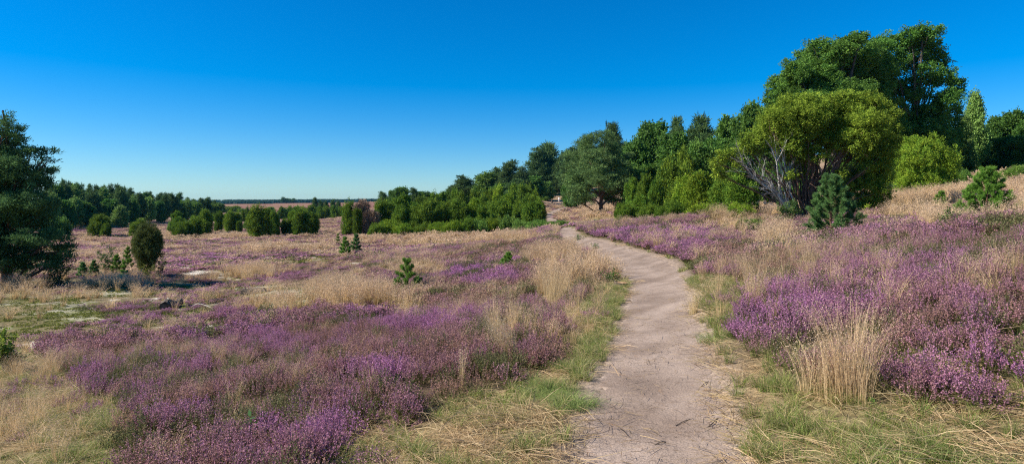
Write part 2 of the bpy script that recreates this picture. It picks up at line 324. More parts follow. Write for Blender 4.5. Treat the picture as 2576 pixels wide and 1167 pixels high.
# unit variants, 10 m tall, crown radius about 3.3 m ----------------------
def v_pine(seed, s, N):
    rg = np.random.default_rng(seed); lobes = []
    z0 = rg.uniform(2.2, 4)
    for i in range(22):
        t = (i + .5) / 22; z = z0 + (9.3 - z0) * t; a = i * 2.4 + rg.normal() * .3
        e = (1 - t) ** .55 * min(1, .45 + t * 2.0); rr = 2.5 * e * rg.uniform(.55, 1.15)
        w = rg.uniform(.8, 1.35) * (1.05 - .4 * t); lobes.append((math.cos(a) * rr, math.sin(a) * rr, z, w, w, w * rg.uniform(.3, .46)))
    lobes.append((rg.normal() * .2, rg.normal() * .2, 9.5, .7, .7, .45))
    tr = limbs((0, 0, -.3), .2, lobes, rg, top=(rg.normal() * .2, rg.normal() * .2, 9.4)); return crown(lobes, 'pine', s, N, seed), tr
def v_oak(seed, s, N, kind='oak', wz=1.0, low=1.6):
    rg = np.random.default_rng(seed); lobes = []
    for i in range(20):
        t = (i + .5) / 20; z = low + (9.0 - low) * t ** .85; a = i * 2.4 + rg.normal() * .4
        e = math.sqrt(max(1 - ((z - (low + 3)) / (10.2 - low - 3)) ** 2, .05)) if z > low + 3 else .75 + .25 * (z - low) / 3
        rr = 2.35 * e * rg.uniform(.5, 1.1); w = rg.uniform(.95, 1.55) * (1.1 - .35 * t)
        lobes.append((math.cos(a) * rr, math.sin(a) * rr, z, w, w, w * rg.uniform(.75, 1.0) * wz))
    tr = limbs((0, 0, -.3), .22, lobes, rg, top=(0, 0, 8.6)); return crown(lobes, kind, s, N, seed), tr
def v_birch(seed, s, N):
    rg = np.random.default_rng(seed); lobes = []
    for i in range(16):
        t = (i + .5) / 16; z = 2.2 + 7.0 * t; a = i * 2.4; e = (1 - t) ** .6 * min(1, .6 + t * 1.5)
        rr = 1.9 * e * rg.uniform(.5, 1.1); w = rg.uniform(.6, .95); lobes.append((math.cos(a) * rr, math.sin(a) * rr, z, w, w, w * 1.5))
    tr = limbs((0, 0, -.3), .12, lobes, rg, top=(0, 0, 9.5)); return crown(lobes, 'birch', s, N, seed), tr
def v_jun(seed, s, N, cols=3, kind='juniper'):
    """10 tall, columns leaning out of one foot; radius about 3.3"""
    rg = np.random.default_rng(seed); lobes = []
    for i in range(cols):
        a = i * 2.1 + rg.random(); rr = 0 if cols == 1 else rg.uniform(1.1, 1.9); h = 10 if i == 0 else rg.uniform(6.6, 9.3)
        w = (2.9 if cols == 1 else rg.uniform(1.5, 2.0)); x, y = math.cos(a) * rr, math.sin(a) * rr
        k_ = .85 if cols == 1 else 1; lobes += [(x, y, h * .30, w * k_ * .92, w * k_ * .92, h * .32), (x + rg.normal() * .15, y + rg.normal() * .15, h * .55, w * k_ * .92, w * k_ * .92, h * .28), (x + rg.normal() * .3, y + rg.normal() * .3, h * .80, w * k_ * .64, w * k_ * .64, h * .20)]
        for j in range(7):
            b = rg.random() * 6.28; zz = rg.uniform(.15, .8) * h; ww = w * rg.uniform(.3, .5)
            lobes.append((x + math.cos(b) * w * .72, y + math.sin(b) * w * .72, zz, ww, ww, ww * rg.uniform(1.5, 2.4)))
    tr = [tube(bend((rg.normal() * .3, rg.normal() * .3, -.3), (l[0], l[1], l[2]), 4, 0, rg), np.linspace(.2, .06, 4), 5) for l in lobes[::3]]
    return crown(lobes, kind, s, N, seed), np.concatenate(tr)
def v_shrub(seed, s, N, kind='lime', tall=1.0):
    """low spreading bush: 5 tall, radius 5"""
    rg = np.random.default_rng(seed); lobes = []
    for i in range(15):
        a = i * 2.4; rr = 3.6 * math.sqrt((i + .3) / 15); w = rg.uniform(1.0, 1.7); z = rg.uniform(1.0, 3.3) * (1.15 - rr / 6.5)
        lobes.append((math.cos(a) * rr, math.sin(a) * rr, z, w, w, w * 1.05 * tall))
    tr = [tube(bend((0, 0, -.2), l[:3], 4, .1, rg), np.linspace(.12, .03, 4), 4) for l in lobes[::2]]
    return crown(lobes, kind, s, N, seed), np.concatenate(tr)
_VC = {}
GEN = {'pine': (v_pine, {}, M_NEEDLE, M_PINEBARK), 'oak': (v_oak, {}, M_LEAF, M_OAKBARK), 'birch': (v_birch, {}, M_LEAF, M_BIRCHBARK),
       'jun1': (v_jun, dict(cols=1), M_NEEDLE, M_PINEBARK), 'jun3': (v_jun, dict(cols=3), M_NEEDLE, M_PINEBARK), 'jun5': (v_jun, dict(cols=5), M_NEEDLE, M_PINEBARK),
       'limejun': (v_jun, dict(cols=4, kind='lime'), M_NEEDLE, M_PINEBARK), 'deadjun': (v_jun, dict(cols=3, kind='deadjun'), M_TWIG, M_PINEBARK),
       'lime': (v_shrub, dict(kind='lime'), M_NEEDLE, M_PINEBARK), 'lowjun': (v_shrub, dict(kind='juniper', tall=1.3), M_NEEDLE, M_PINEBARK), 'leafy': (v_shrub, dict(kind='leafy'), M_LEAF, M_OAKBARK),
       'roundleaf': (v_oak, dict(kind='leafy', low=1.0), M_LEAF, M_OAKBARK)}
UNIT = {k: (5., 5.) if k in ('lime', 'lowjun', 'leafy') else (10., 3.5) for k in GEN}; UNIT['birch'] = (10., 2.8); UNIT['jun1'] = (10., 3.0)
def variant(kind, s, N, seed):
    key = (kind, s, seed)
    if key not in _VC:
        g, kw, ml, mb = GEN[kind]; (V, c), T = g(seed, s, N, **kw); c = c * (.84 if kind in ('oak', 'pine', 'roundleaf') else .92)
        _VC[key] = (qmesh(kind + '_crown', V, c, ml), qmesh(kind + '_trunk', T, None, mb))
    return _VC[key]
KIND_NAME = {'pine': ('pine_tree', 'pine'), 'oak': ('oak_tree', 'oak'), 'birch': ('birch_tree', 'birch'), 'jun1': ('juniper_bush', 'juniper'), 'jun3': ('juniper_bush', 'juniper'), 'jun5': ('juniper_bush', 'juniper'),
             'limejun': ('juniper_bush', 'juniper'), 'deadjun': ('dead_juniper', 'juniper'), 'lime': ('juniper_bush', 'juniper'), 'lowjun': ('juniper_bush', 'juniper'), 'leafy': ('shrub', 'shrub'), 'roundleaf': ('broadleaf_tree', 'tree')}
LOD = {0: (.30, 26000), 1: (.42, 11000), 2: (.75, 2600)}        # leaf size on a 10 m unit, leaf count
_cnt = 0
def tree(kind, px, top, Y, w, label, group=None, lod=1, seed=None):
    """a tree of that kind at photo column px and depth Y, its top at photo row top and w px wide"""
    global _cnt; _cnt += 1
    X, Yy, Z = place(px, Y); H = EYE - (top - HY) / F * Y - Z; Rr = w / 2 / F * Y
    uh, ur = UNIT[kind]; nv = 3 if lod else 2; sd = (_cnt * 7 % nv if seed is None else seed) + 10
    s, N = LOD[lod]; 
    if kind in ('lime', 'lowjun', 'leafy'): s *= .8
    cr, tr = variant(kind, s, N, sd); nm, cat = KIND_NAME[kind]
    o = thing(nm, (X, Y, Z), label, cat, group, rz=_cnt * 2.39, scale=(Rr / ur, Rr / ur, H / uh))
    link('trunk', tr, o); link('dry_foliage' if kind == 'deadjun' else 'crown', cr, o)
    return o
def hero(name, px, Y, lobes_px, kind, s, N, seed, label, cat, trunk_r, bark, group=None, frac=.55, depth=1.0, top=None, cut=None, mat=None, extra=None):
    X, Yy, Z = place(px, Y); rg = np.random.default_rng(seed); L = []
    for l in lobes_px:
        a, b, rx, ry = l[:4]; dy = l[4] if len(l) > 4 else rg.normal() * rx / F * Y * .8 * depth; YY = Y + dy
        L.append(((a - CX) / F * YY - X, dy, EYE - (b - HY) / F * YY - Z, rx / F * YY, (rx + ry) / 2 / F * YY * 1.1, ry / F * YY))
    V, c = crown(L, kind, s, N, seed, cut); o = thing(name, (X, Y, Z), label, cat, group)
    tp = None
    if top: tp = ((top[0] - CX) / F * Y - X, 0, EYE - (top[1] - HY) / F * Y - Z)
    link('trunk', qmesh('trunk', limbs((0, 0, -.3), trunk_r, L, rg, tp, 7, frac), None, bark), o)
    link('crown', qmesh('crown', V, c, mat or (M_LEAF if kind in ('oak', 'birch', 'leafy') else M_NEEDLE)), o)
    return o
# ------------------------------------------------------------------ the trees and bushes, one by one
_o1 = 'first second third fourth fifth sixth seventh eighth ninth tenth eleventh twelfth thirteenth fourteenth fifteenth sixteenth seventeenth eighteenth nineteenth'.split()
def od(i):
    if i < 19: return _o1[i]
    t = {2: 'twent', 3: 'thirt', 4: 'fort', 5: 'fift'}[(i + 1) // 10]
    return t + 'ieth' if (i + 1) % 10 == 0 else t + 'y-' + _o1[(i + 1) % 10 - 1]
# left: the tall pine at the edge of the picture
hero('pine_tree', 22, 33, [(2,290,18,14),(14,318,30,16),(-10,340,50,30),(38,350,26,16),(52,340,14,8),(95,380,34,14),(72,395,36,18),(112,408,20,14),(20,385,50,22),(90,425,34,20),(120,392,12,8),(60,435,42,22),(10,430,60,30),(104,452,24,12),
   (45,470,60,20),(95,478,34,16),(10,490,50,25),(60,510,62,20),(112,515,20,12),(20,540,60,22),(78,545,50,18),(118,552,24,12),(-40,420,60,60),(-50,520,70,60),(60,575,60,18),(128,585,26,12),(95,600,50,18),
   (30,610,60,24),(145,612,32,16),(110,630,55,18),(168,628,22,14),(50,640,60,20),(150,648,38,14),(95,660,55,16),(170,655,20,12),(20,668,50,14),(-60,620,70,50),(130,672,34,10)],
   'bluepine', .12, 100000, 5, 'large dark pine standing at the left edge, its low boughs sweeping over the grass', 'pine', .24, M_PINEBARK, frac=.8, depth=1.2, top=(8, 280))
# left wood ---------------------------------------------------------------
sky = [(-200,462),(130,452),(200,456),(250,464),(300,470),(350,482),(400,487),(460,488),(500,497),(540,500),(558,512)]
def sk(x): return float(np.interp(x, [a for a, b in sky], [b for a, b in sky]))
G1 = 'trees of the wood on the left'
rf = np.random.default_rng(11)
front = [(-60,'pine',500,60),(-10,'oak',505,60),(45,'birch',500,50),(90,'oak',500,60),(132,'birch',492,40),(160,'oak',500,50),(190,'birch',500,44),(206,'oak',505,50),(232,'pine',478,44),(252,'oak',512,46),(275,'oak',498,44),(303,'pine',470,44),(330,'oak',500,44),(352,'pine',488,40),
         (372,'birch',500,44),(398,'oak',505,38),(414,'pine',492,34),(432,'pine',487,44),(452,'oak',506,36),(472,'birch',506,30),(490,'oak',508,34),(507,'pine',500,30),(522,'pine',498,28),(538,'roundleaf',510,36)]
kd = {'pine': 'dark pine', 'oak': 'dense green broadleaf', 'birch': 'pale green birch', 'roundleaf': 'rounded reddish-green broadleaf'}
for i, (x, k, t, w) in enumerate(front):
    Y = np.interp(x, [-60, 130, 300, 430, 560], [118, 128, 152, 185, 235])
    tree(k, x, t, Y, w, f'{kd[k]}, {od(i)} tree from the left along the front edge of the left wood', G1, lod=1)
i = 0
for x in np.arange(120, 560, 17.5):
    k = 'pine' if rf.random() < .8 else 'oak'; Y = np.interp(x, [120, 300, 430, 560], [150, 178, 215, 262]); w = np.interp(x, [100, 560], [36, 22]) * rf.uniform(.9, 1.2)
    tree(k, x + rf.normal() * 2, sk(x) + rf.uniform(-3, 8), Y + rf.uniform(-6, 6), w, f'{kd[k]} on the skyline of the left wood, {od(i)} from the left', G1, lod=1); i += 1
i = 0
for x in np.arange(128, 552, 19):
    k = ['pine', 'oak', 'pine', 'birch'][i % 4]; Y = np.interp(x, [120, 300, 430, 560], [140, 165, 200, 248]); w = np.interp(x, [100, 560], [44, 26])
    tree(k, x, sk(x) + rf.uniform(10, 24), Y, w, f'{kd[k]} in the middle ranks of the left wood, {od(i)} from the left', G1, lod=1); i += 1
tree('birch', 303, 520, 140, 44, 'bright lime green young birch standing before the dark left wood', lod=1, seed=1)
tree('leafy', 148, 540, 105, 60, 'sunlit yellow-green bush glowing behind the boughs of the large left pine', lod=1)
tree('leafy', 128, 560, 95, 50, 'light green shrub tight against the right side of the large left pine', lod=1)
# junipers on the plain ----------------------------------------------------
G2 = 'junipers standing on the open heath'
J = [('jun1',249,541,104,42,'upright dark egg-shaped juniper alone before the lime green birch',0),('jun1',266,562,103,24,'small round juniper hugging the right foot of the egg-shaped juniper left',1),
 ('jun3',346,551,105,48,'broad low dark juniper dome behind the brownish upright juniper',0),
 ('jun3',452,532,112,42,'rear dark juniper of the trio left of centre, behind the low bushy one',1),('lowjun',460,556,101,66,'low spreading bright juniper at the front of the trio left of centre',0),('jun3',508,528,104,56,'tallest pointed juniper on the right of the trio left of centre',1),
 ('leafy',430,552,115,20,'small grey-green bush at the left end of the juniper trio',0),
 ('jun1',551,533,120,22,'narrow dark juniper between the trio and the ball-shaped juniper',0),('jun3',582,528,118,46,'ball-shaped dark juniper with a small skirt at its right foot',2),('jun1',603,556,117,14,'little dark juniper tucked at the right foot of the ball-shaped one',2),
 ('leafy',626,548,135,30,'grey-green round bush in the gap left of the great juniper pair',1),
 ('jun5',660,517,98,74,'great lumpy juniper with yellow-green top, left one of the central pair',0),('jun1',690,530,97,24,'column on the right flank of the great lumpy juniper',1),('jun1',634,552,101,20,'small dark juniper leaning at the left foot of the great lumpy one',2),
 ('jun5',768,524,98,62,'wide dark juniper with several tips, right one of the central pair',1),('jun3',722,548,100,42,'lower dark left half beside the wide central juniper',2),('limejun',742,528,103,40,'yellowish juniper peak rising behind the wide central pair',1),
 ('jun1',880,508,90,40,'tall rounded green juniper at the left end of the thicket',1),('jun1',897,526,86,22,'slim lime green juniper spire before the brown withered one',2),('deadjun',925,503,88,68,'withered brown juniper at the left end of the thicket',1),('jun3',962,500,95,50,'tall dark juniper just behind the withered brown one',2)]
for k, x, t, Y, w, lab, sd in J: tree(k, x, t, Y, w, lab, G2, lod=0 if k != 'leafy' else 1, seed=sd)
# the near one, backlit and brownish
hero('juniper_bush', 371, 39, [(371,626,20,44,0),(352,618,13,38,.1),(389,618,13,40,-.1),(362,598,18,22,0),(382,596,17,20,.1),(345,606,9,22,0),(396,608,7,24,0),(371,590,20,16,0),(358,648,9,22,0),(384,648,9,24,0)],
   'brownjun', .055, 46000, 8, 'lone upright brownish-green juniper with bare grey stems at its foot, on the sandy patch', 'juniper', .07, M_PINEBARK, G2, frac=.1, depth=.5)
# thicket left of the path --------------------------------------------------
G3 = 'junipers and bushes of the thicket left of the path'
T = [('lime',980,548,82,94,'front'),('lowjun',948,562,79,50,'front'),('lime',1018,560,78,50,'front'),('lowjun',1062,558,80,46,'front'),('lime',1100,556,77,60,'front'),('lime',1140,550,76,70,'front'),('lowjun',1180,548,76,60,'front'),('leafy',1206,548,76,56,'front'),('lime',1240,545,77,60,'front'),
 ('leafy',1276,540,77,60,'front'),('leafy',1312,548,74,60,'front'),('leafy',1350,546,71,64,'front'),('leafy',1388,556,68,56,'front'),('leafy',1418,552,64,50,'front'),('lime',1446,556,60,44,'front'),('leafy',1478,556,57,50,'front'),('leafy',1510,552,56,46,'front'),('leafy',1545,556,52,50,'front'),
 ('jun3',1028,488,90,72,'middle'),('jun1',1004,518,88,40,'middle'),('jun5',1058,508,88,60,'middle'),('jun1',1084,500,95,36,'middle'),('jun3',1106,512,90,56,'middle'),('jun1',1132,505,94,36,'middle'),('jun5',1158,503,90,60,'middle'),('limejun',1190,496,92,60,'middle'),('jun3',1222,492,90,56,'middle'),
 ('jun5',1252,500,86,64,'middle'),('limejun',1284,486,92,60,'middle'),('jun3',1318,492,88,64,'middle'),('jun5',1346,500,84,60,'middle'),('jun3',1222,520,82,50,'middle'),
 ('jun1',985,508,110,26,'rear'),('jun3',1062,490,120,36,'rear'),('jun1',1090,486,125,26,'rear'),('jun3',1116,484,130,36,'rear'),('jun1',1142,480,130,26,'rear'),('jun3',1168,484,125,36,'rear'),('jun5',1196,474,130,44,'rear'),('jun3',1228,472,128,44,'rear'),('limejun',1258,466,125,40,'rear'),('jun3',1286,462,122,44,'rear'),('jun5',1316,462,118,44,'rear'),('jun3',1344,478,112,36,'rear')]
kj = {'lime': 'yellow-green spreading juniper', 'lowjun': 'low dark green juniper', 'leafy': 'light green leafy bush', 'jun1': 'slim columnar juniper', 'jun3': 'dark clustered juniper', 'jun5': 'broad many-topped juniper', 'limejun': 'yellow-tipped juniper'}
ci = {}
for k, x, t, Y, w, row in T:
    n = ci.get(row, 0); ci[row] = n + 1
for row in ('front', 'middle', 'rear'):
    rr = sorted([q for q in T if q[5] == row], key=lambda q: q[1])
    for n, (k, x, t, Y, w, _) in enumerate(rr):
        tree(k, x, t, Y, w, f'{kj[k]}, {od(n)} from left, {row} row of the thicket by the path', G3, lod=1 if row == 'rear' or k == 'leafy' else 0)
# row of junipers and the pines in the distance, left of the thicket -----------
G4 = 'distant junipers in the dark row'
for n, x in enumerate(np.arange(704, 872, 11.5)):
    tree(['jun3', 'jun1', 'jun5'][n % 3], x, [522, 526, 519, 524, 521][n % 5], 236 + (n % 3) * 5, 18, f'dark distant juniper, {od(n)} from the left in the far row behind the central pair', G4, lod=2)
for n, (x, t, w) in enumerate([(612,532,16),(622,524,18),(640,530,16),(560,538,20),(575,536,16),(530,540,22),(596,540,20)]):
    tree(['jun3', 'lowjun'][n % 2], x, t, 205, w, f'small dark distant juniper, {["third","fourth","fifth","first","second","outermost","nearest"][n]} of those past the ball-shaped one', G4, lod=2)
for n, (x, t, Y, w) in enumerate([(792,498,262,20),(806,504,262,24),(820,507,258,22),(838,503,262,18),(850,506,266,20)]):
    tree('pine', x, t, Y, w, f'{od(n)} pine from the left in the small stand rising above the far juniper row', 'pines above the far juniper row', lod=1)
for n, (x, t, w) in enumerate([(712,496,15),(721,499,14),(729,500,12),(738,499,14)]):
    tree('pine', x, t, 900, w, f'{od(n)} tree from the left in the lonely clump on the horizon', 'clump of trees on the horizon', lod=2)
for n, (x, t, Y, w) in enumerate([(566,524,330,14),(577,520,360,24),(592,519,360,20),(600,524,330,8),(611,525,330,20),(625,523,470,8),(640,529,330,5),(652,522,500,9),(662,526,400,8),(667,523,420,6),(682,521,420,18),(700,520,560,8),(718,519,560,9),(733,524,330,17),(745,522,420,14),
      (757,526,330,8),(764,518,600,12),(790,519,420,10),(812,518,520,8),(866,518,600,6),(885,519,420,6),(653,519,700,8),(682,517,800,8),(696,516,800,10)]):
    tree(['jun3', 'roundleaf', 'jun1'][n % 3], x, t, Y, w, f'tiny dark bush dotting the far pink heath, {od(n)} of them counted from the left', 'bushes dotted over the far heath', lod=2)
# trees climbing towards the hill --------------------------------------------
G5 = 'trees of the wooded hill'
H1 = [('pine',1432,382,226,52,'dark pine closing the notch left of the big spreading pine'),('oak',1398,412,242,44,'dense dark broadleaf under the right one of the twin pines'),('oak',1440,425,188,44,'dense dark broadleaf low behind the left boughs of the spreading pine'),('pine',962,484,190,26,'slender dark pine at the low left end of the hill wood'),('pine',985,481,185,26,'second pine from the low left end of the hill wood'),('oak',1006,470,180,50,'round-crowned oak standing clear at the low left end of the hill wood'),
 ('pine',1040,474,190,26,'spiky pine just right of the clear-standing round oak'),('oak',1066,480,200,40,'broad low oak right of the spiky pine'),('oak',1096,488,205,34,'low bushy tree midway along the falling skyline'),('roundleaf',1122,482,205,40,'round light crown left of the flat-topped pine'),
 ('pine',1164,442,200,56,'flat-topped pine standing above the falling skyline'),('oak',1140,470,205,40,'dark broadleaf under the left side of the flat-topped pine'),('oak',1190,462,200,40,'green broadleaf under the right side of the flat-topped pine'),
 ('roundleaf',1222,432,192,54,'bright green rounded tree between two pines on the skyline'),('pine',1252,424,195,44,'pine pressed against the right of the bright rounded tree'),('pine',1284,407,188,54,'pine with tiered boughs, left of the tall twin pines'),('pine',1312,420,186,40,'shorter pine in the dip left of the tall twin pines'),
 ('pine',1352,376,240,60,'left one of the tall twin pines on the skyline'),('pine',1378,362,245,66,'right and taller one of the twin pines on the skyline'),('pine',1414,386,240,60,'pine in the notch right of the twin pines'),('pine',1440,374,155,60,'dark pine behind the left side of the big spreading pine'),
 ('pine',1472,348,140,70,'pine top showing over the left shoulder of the big spreading pine'),('pine',1542,313,122,72,'highest pine top, right behind the big spreading pine'),('pine',1576,360,118,56,'pine with dead twigs, right of the highest pine top'),
 ('oak',1336,440,200,50,'dark broadleaf under the twin pines'),('pine',1300,450,165,54,'lower pine under the tiered pine'),('oak',1262,460,170,50,'dark undergrowth tree below the bright rounded tree'),('pine',1412,430,235,60,'lower pine behind the round green tree by the walkers'),('oak',1450,430,135,60,'dark broadleaf between the round green tree and the big spreading pine'),
 ('oak',1236,485,160,44,'low dark tree behind the thicket, under the skyline pines'),('oak',1212,478,165,40,'low green tree behind the thicket, left of its twin')]
for k, x, t, Y, w, lab in H1: tree(k, x, t, Y, w * 1.32, lab, G5, lod=1 if Y > 185 else 0)
tree('roundleaf', 1372, 457, 216, 54, 'round bright green tree on the slope beside the two walkers', lod=0, seed=1)
hero('pine_tree', 1512, 86, [(1505,350,36,16),(1478,372,32,16),(1530,375,36,16),(1556,392,32,16),(1462,396,34,16),(1500,400,40,18),(1450,425,36,18),(1490,432,44,20),(1540,425,44,20),(1575,428,26,16),(1440,455,30,18),(1475,465,40,20),(1525,460,44,18),(1572,460,32,18),
   (1455,485,30,16),(1495,492,30,14),(1545,488,40,18),(1585,485,22,16),(1448,505,22,10),(1590,446,16,12),(1570,510,24,10)],
   'pine', .2, 60000, 12, 'big spreading pine with dark trunk standing alone on the heath edge before the hill wood', 'pine', .3, M_PINEBARK, G5, frac=.75, depth=1.1, top=(1520, 350))
H2 = [('oak',1636,300,100,110,'leftmost great oak of the hill wood, right of the big spreading pine'),('oak',1602,352,96,80,'lower oak at the left foot of the leftmost great oak'),('pine',1702,298,104,70,'dark pine top poking out just right of the leftmost great oak'),('pine',1762,290,102,100,'wide umbrella-shaped pine crowning the hill wood'),
 ('oak',1700,330,92,110,'dark oak below the umbrella-shaped pine, on its left'),('oak',1790,345,86,100,'dark oak below the umbrella-shaped pine, on its right'),('oak',1838,288,90,100,'rounded oak between the umbrella-shaped pine and the giant oaks'),('oak',1884,258,84,96,'oak rising left of the giant oak, behind the sprawling juniper'),
 ('oak',1926,262,78,80,'dark oak right against the left side of the giant oak'),('oak',1850,360,74,100,'shaded oak low behind the sprawling juniper'),('oak',1630,410,90,100,'shaded oak low in the wood behind the juniper columns'),('oak',1730,420,80,110,'deep green oak low behind the yellow-tipped junipers'),
 ('jun3',1684,398,62,76,'tall upright juniper in front of the oaks, left of the bare-trunked one'),('jun3',1722,376,64,70,'tallest upright juniper in front of the oaks'),('roundleaf',1762,352,66,76,'olive juniper-like tree with a bare pale trunk'),('jun1',1590,452,66,30,'narrow juniper column at the left end beside the heath'),
 ('jun1',1622,440,64,36,'juniper column, second from the left end'),('jun3',1650,448,60,50,'bushy juniper column, third from the left end'),('jun3',1600,492,56,60,'low dark juniper at the foot of the leftmost great oak'),('lowjun',1572,512,46,60,'dark juniper mound right of the big spreading pine trunk'),
 ('jun5',1700,462,50,60,'dark many-topped juniper between columns and the yellow-tipped one'),('limejun',1728,440,45,76,'yellow-tipped juniper left of the pair behind the purple heather'),('limejun',1782,428,44,90,'yellow-tipped juniper right of the pair behind the purple heather'),('lime',1790,508,38,120,'low lime green juniper carpet bordering the purple heather'),
 ('lowjun',1690,505,40,80,'low dark juniper mound left of the lime green carpet'),('lowjun',1636,515,43,70,'small dark juniper mound above the purple bank'),('jun3',1836,420,38,80,'dark juniper behind the dead grey branches'),('jun3',1870,440,36,80,'darker juniper behind the middle of the dead grey branches'),('lime',1860,505,34,70,'lime juniper skirt under the dead grey branches'),
 ('leafy',1900,548,28,50,'small leafy bush at the foot of the dead grey branches'),('lowjun',1868,548,27.5,34,'dark low juniper tuft reaching into the dry grass')]
for k, x, t, Y, w, lab in H2: tree(k, x, t, Y, w * 1.12, lab, G5, lod=0)
# far right wood
H3 = [('oak',2448,318,72,70,'mid green oak filling the gap beside the giant oak on its right'),('oak',2592,300,66,90,'fresh green broadleaf at the very right end of the wood'),('roundleaf',2385,380,58,70,'small round tree tucked behind the dense round juniper'),('oak',2508,288,76,84,'oak right of the tall birch'),('oak',2560,276,74,90,'oak at the right edge of the picture'),('oak',2620,280,72,90,'oak just past the right edge'),('oak',2480,330,70,80,'shaded oak low behind the tall birch'),('oak',2400,330,66,80,'dark broadleaf between the giant oak and the tall birch'),
 ('oak',2540,340,64,90,'lower oak above the dune grass'),('birch',2452,238,68,64,'tall drooping birch right of the giant oak'),('birch',2425,300,66,56,'lower drooping birch against the giant oak'),('leafy',2420,420,46,60,'light green bush right of the dense round juniper'),('leafy',2560,412,48,80,'light green bush on the skyline by the dune grass'),('leafy',2500,430,44,60,'light green bush behind the bright young pine'),
 ('oak',2130,330,64,120,'shaded broadleaf behind the middle of the sprawling juniper'),('oak',2230,330,66,110,'shaded broadleaf behind the right side of the sprawling juniper'),('oak',2320,340,66,110,'dark broadleaf behind the dense round juniper'),('oak',2000,360,66,100,'shaded broadleaf behind the left side of the sprawling juniper')]
for k, x, t, Y, w, lab in H3: tree(k, x, t, Y, w, lab, 'trees behind the sprawling juniper', lod=0)
hero('oak_tree', 2085, 57, [(1968,222,38,34),(1950,262,30,26),(2000,182,42,36),(2035,148,34,28),(2062,122,34,26),(2100,135,40,30),(2130,112,34,24),(2160,98,30,20),(2040,200,55,40),(2110,185,55,45),(2165,150,45,35),(1985,262,45,34),(2050,265,60,45),(2130,255,60,50),(2175,210,40,40),(2080,320,70,40),(2160,320,50,40),(2000,320,50,35),(1940,300,24,24)],
   'oak', .14, 165000, 21, 'giant spreading oak, the left one of the two towering behind the sprawling juniper', 'oak', .35, M_OAKBARK, frac=.5)
hero('oak_tree', 2290, 61, [(2205,128,34,28),(2180,180,50,50),(2190,250,50,50),(2200,320,50,50),(2290,210,30,26),(2330,180,26,22),(2215,108,20,14),(2248,104,32,24),(2285,88,26,18),(2325,84,34,20),(2300,118,40,26),(2345,112,28,26),(2362,150,26,26),(2240,160,40,28),(2310,158,38,24),(2368,192,30,24),(2215,205,34,34),(2395,205,22,18),(2420,208,14,10),(2345,205,26,20),(2405,238,24,20),(2375,255,36,26),(2250,225,28,22),
   (2300,240,34,20),(2230,270,40,26),(2340,285,36,26),(2395,288,26,24),(2290,300,36,26),(2245,320,40,28),(2345,335,50,30),(2390,340,34,36),(2290,355,44,26),(2230,370,50,26),(2340,390,60,30)],
   'oak', .14, 155000, 22, 'giant oak, the taller right one of the two, with sky gaps between its boughs', 'oak', .35, M_OAKBARK, frac=.55, depth=.8)
# the sprawling juniper ---------------------------------------------------------
Xs, Ys, Zs = place(2030, 29)
LJ = [(1945,300,32,30),(1975,272,36,26),(2010,252,34,18),(2040,262,34,24),(2075,262,34,22),(2110,250,36,20),(2150,248,36,20),(2185,258,34,22),(2218,272,30,24),(2240,292,20,20),(1925,325,30,26),(1960,325,44,34),(2015,300,50,36),(2075,305,50,36),(2135,300,50,36),(2190,310,46,34),(2235,325,28,28),
 (1895,345,26,24),(1905,370,30,24),(1872,368,20,14),(1990,355,40,28),(2045,355,44,26),(2105,350,44,30),(2160,355,40,30),(2215,365,34,32),(1850,385,24,16),(1820,392,22,14),(1800,410,16,12),(1812,432,22,20),(2005,392,34,24),(2052,388,30,20),(2222,405,30,34),(2195,400,34,34),(1975,385,26,20),
 (2205,440,32,30),(2190,470,36,28),(2160,440,30,30,1.2),(2212,490,26,24),(2180,505,34,22),(2150,500,30,24,1.2),(2135,470,26,24,1.4),(2010,430,26,20),(1990,440,18,12),(2115,440,20,12),(2130,462,20,10),(1860,410,22,14),(2165,528,26,14),(2070,505,22,8,-.4),(2100,495,18,8,-.5)]
o_j = hero('juniper_tree', 2030, 29, LJ, 'drape', .055, 170000, 31, 'huge sprawling juniper with yellow-green drooping crown and a fan of bare stems', 'juniper', .11, M_PINEBARK, frac=.1, depth=1.0, top=(2060, 290), mat=M_NEEDLE)
def W3(px, py, Y): return np.array([(px - CX) / F * Y - Xs, Y - Ys, EYE - (py - HY) / F * Y - Zs])
# the fan of dead branches on its left is a part of it
rd = np.random.default_rng(17); Q = []
def dead(a, b, r, n, dpt, cc):
    p = bend(a, b, 7, .05, rd, .018); Q.append(tube(p, np.linspace(r, r * .28, 7), 6 if dpt else 4))
    if dpt:
        for i in range(n):
            t = rd.uniform(.25, .98); q = p[min(int(t * 6), 5)]; d = nrm(b - a) * .8 + rd.normal(size=3) * np.array([.38, .35, .38]) + np.array([-.05, 0, .12])
            dead(q, q + nrm(d) * np.linalg.norm(b - a) * rd.uniform(.2, .45) * (1.1 - .4 * t), r * .38 * (1.1 - t * .5), 7, dpt - 1, cc)
foot = W3(1996, 548, 29)
for tx, ty, ty_, r in [(1835,395,28,.055),(1862,412,28.3,.045),(1890,400,28.8,.04),(1925,352,28.4,.055),(1945,372,28.9,.05),(1965,385,28.5,.04),(1905,432,28,.04),(1930,455,28.2,.03),(1985,400,29.2,.05),(1960,440,28.3,.03)]:
    dead(foot + np.array([rd.uniform(-.35, .15), rd.uniform(-.2, .1), rd.uniform(-.1, .1)]), W3(tx, ty, ty_), r, 9, 2, 0)
link('dead_branches', qmesh('dead_branches', np.concatenate(Q), None, M_DEADWOOD), o_j)
Q = []
foot = W3(2040, 545, 29.2)
